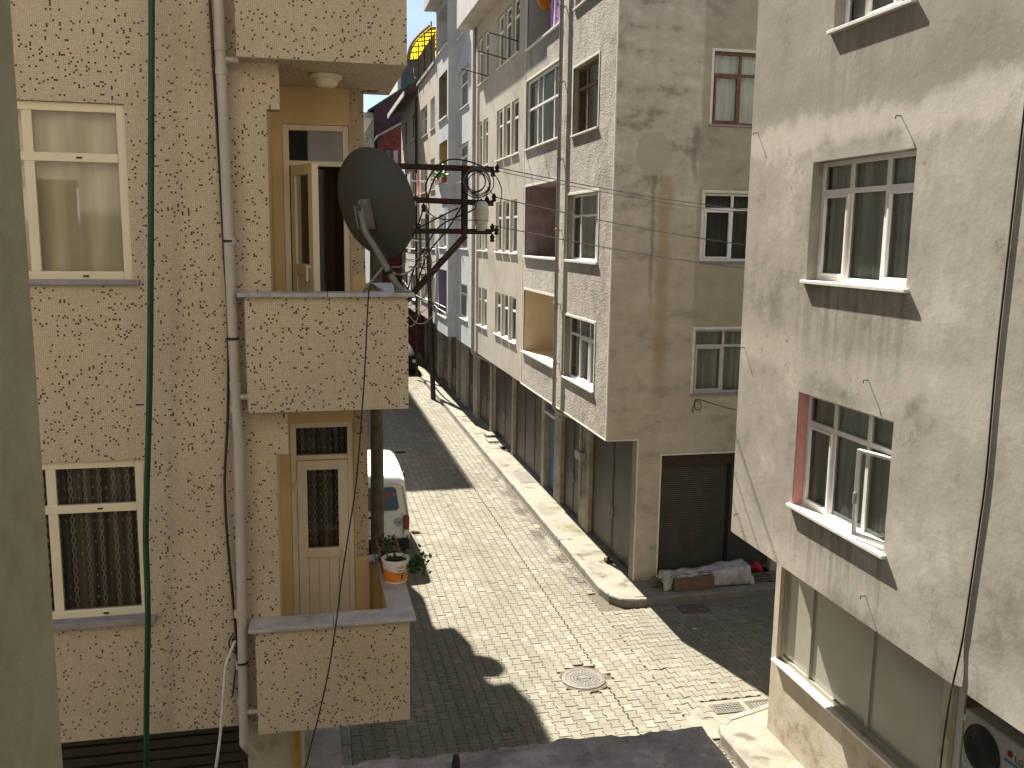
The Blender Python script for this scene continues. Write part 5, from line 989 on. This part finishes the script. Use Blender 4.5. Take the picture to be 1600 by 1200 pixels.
# ------------------------------------------------------------------ scrap heap by the garage shutter
bx_ = thing('carton', 'flat brown carton half covered by the tarp before the shutter', 'carton', (7.55, 16.5, .13)); BX(7.13, 7.98, 16.40, 16.75, .13, .37).build('body', M['cardboard'], bx_, bevel=.01); BX(7.12, 7.99, 16.39, 16.76, .371, .378).build('lid', M['cardboard'], bx_)
rr = random.Random(9)
def tarp(i_, j_):
    x_ = 6.92+2.0*i_; y_ = 16.35+.6*j_; h = .40+.09*math.sin(6*i_)*(1-i_*.3)+(.06 if i_ > .6 else 0)
    h = .39+.12*max(0, math.sin((i_-.45)*3.1))+.012*math.sin(31*i_+5*j_)+.01*math.sin(17*i_-23*j_)
    if j_ < .28:
        k = (.28-j_)/.28
        if i_ < .1 or i_ > .54: h = h*(1-k)+.16*k; y_ = 16.35+.6*.28-.06*k
        else: h -= .0; y_ = 16.5+.5*j_
    if i_ < .05: h -= .10
    if i_ > .95: h -= .25
    return (x_, y_, h+rr.gauss(0, .004))
MB().grid(tarp, 40, 16)
tg = MB().grid(tarp, 40, 16).build('tarp', M['tarp'], smooth=True); tag(tg, 'dirty white tarp draped over scrap before the shutter', 'tarp'); m_ = tg.modifiers.new('s', 'SOLIDIFY'); m_.thickness = .006
rr = random.Random(4)
for k in range(22):
    x0 = rr.uniform(6.65, 7.0) if k < 10 else rr.uniform(8.6, 8.9); L_ = rr.uniform(.5, .9); y_ = rr.uniform(16.55, 16.95); z_ = .15+.02*(k % 10)
    a_ = Vector((x0, y_, z_)); b_ = a_+Vector((L_, rr.uniform(-.12, .12), rr.uniform(-.03, .05)))
    s_ = 'grey scrap timber stick in the bundle poking out left of the tarp' if k < 10 else 'grey scrap timber stick in the bundle lying right of the tarp'
    tag(MB().cyl(a_, b_, rr.uniform(.01, .018), n=6).build('timber_stick', M['stick']), s_, 'stick', 'sticks left of the tarp' if k < 10 else 'sticks right of the tarp')
rc = MB().grid(lambda i_, j_: (8.80+.42*i_, 16.55+.3*j_, .40+.06*math.sin(7*i_+2*j_)+.05*math.sin(5*j_+3*i_)-.12*(abs(i_-.5)*2)**3), 14, 10).build('red_cloth', M['redcloth'], smooth=True); tag(rc, 'bright red cloth crumpled on the scrap by the cement house', 'cloth')
for k, (x_, y_, z_, lab) in enumerate(((6.35, 31.5, .16, 'bottom stone slab of the small stack on the far pavement'), (6.32, 31.25, .225, 'upper stone slab of the small stack on the far pavement'), (6.25, 30.6, .155, 'stone slab lying just before the small stack'))): tag(BX(x_-.18, x_+.18, y_-.3, y_+.3, z_-.03, z_+.03).build('stone_slab', M['sidewalk'], bevel=.012), lab, 'stone slab', 'loose slabs on the pavement')
tag(BX(6.30, 6.48, 29.3, 29.5, .13, .2).build('door_stop', M['rust'], bevel=.01), 'small rusty door stop by the brown doors', 'door stop'); tag(BX(6.28, 6.42, 18.2, 18.38, .13, .21).build('door_stop', M['rust'], bevel=.01), 'small rusty door stop by the olive doors', 'door stop')
# laundry and flower pots down the street
def laundry(label, X, y0, y1, z0, z1, mat, name='hanging_laundry'): tag(MB().grid(lambda i_, j_: (X+.03*math.sin(9*i_)+.02*math.sin(4*j_), y0+(y1-y0)*i_, z0+(z1-z0)*j_), 14, 4).build(name, M[mat], smooth=True), label, 'laundry', 'laundry hanging on the facades')
def stripes():
    t = NT('patterned_rug_cloth'); sp = t.n('SeparateXYZ'); t.lk(t.uv, sp.inputs[0]); n_ = t.noise(7, 3); s_ = t.math('FRACT', t.math('ADD', t.math('MULTIPLY', sp.outputs[0], 2.6), n_)); c_ = t.mix(t.math('GREATER_THAN', s_, .5), (.09, .07, .22), (.52, .33, .55)); c_ = t.mix(t.math('GREATER_THAN', t.noise(11, 2), .6), c_, (.62, .16, .10)); return t.done(c_, .9, .1)
M['rug'] = stripes(); laundry('purple patterned rug hung in the topmost corner balcony', 5.9, 21.2, 22.6, 12.05, 13.8, 'rug')
tag(MB().cyl((6.05, 23.2, 12.95), (6.05, 23.16, 12.95), .28, .26, 28).build('wall_tray', M['orange_print'], auto=40), 'round orange tray beside the purple rug', 'tray')
laundry('pink cloth hanging from the pinkish beige house', 5.2, 42.5, 43.9, 9.0, 10.0, 'pink'); laundry('white cloth hanging beside the far iron pole', 5.1, 44.4, 45.1, 7.6, 8.6, 'tarp'); laundry('dark cloth hung low on the pinkish beige house', 5.2, 41.9, 43.2, 5.7, 7.7, 'irontar')
fb = thing('flower_box', 'red flower box with bright green plants on the blue-grey bay', 'flower box', (5.4, 37.2, 9.2)); BX(5.30, 5.5, 36.3, 38.2, 9.22, 9.42).build('trough', M['redlamp'], fb); leaves(MB(), (5.4, 37.2, 9.42), 240, .08, .5, .22, .16, .06, 21).build('foliage', M['leaf_light'], fb)
tag(MB().lathe((3.0, 29.9, .0), [(.05, 0), (.16, .004), (.17, .04), (.1, .05), (.02, .05)], 12, 1, .5).build('lost_shoe', M['black']), 'small black object lying on the shaded street', 'shoe')
for k, (x_, y_, s_, lab) in enumerate(((6.9, 14.9, .05, 'white litter scrap in the shaded side street'), (6.35, 12.95, .04, 'white paper scrap lying near the drain grates'), (5.74, 16.55, .035, 'white litter scrap on the kerb corner'))):
    z_ = .14 if k == 2 else .004; tag(MB().grid(lambda i_, j_: (x_+s_*(i_-.5)*2, y_+s_*(j_-.5)*1.4, z_+.012+.012*math.sin(9*i_+4*j_)), 4, 4).build('paper_scrap', M['tarp']), lab, 'litter')
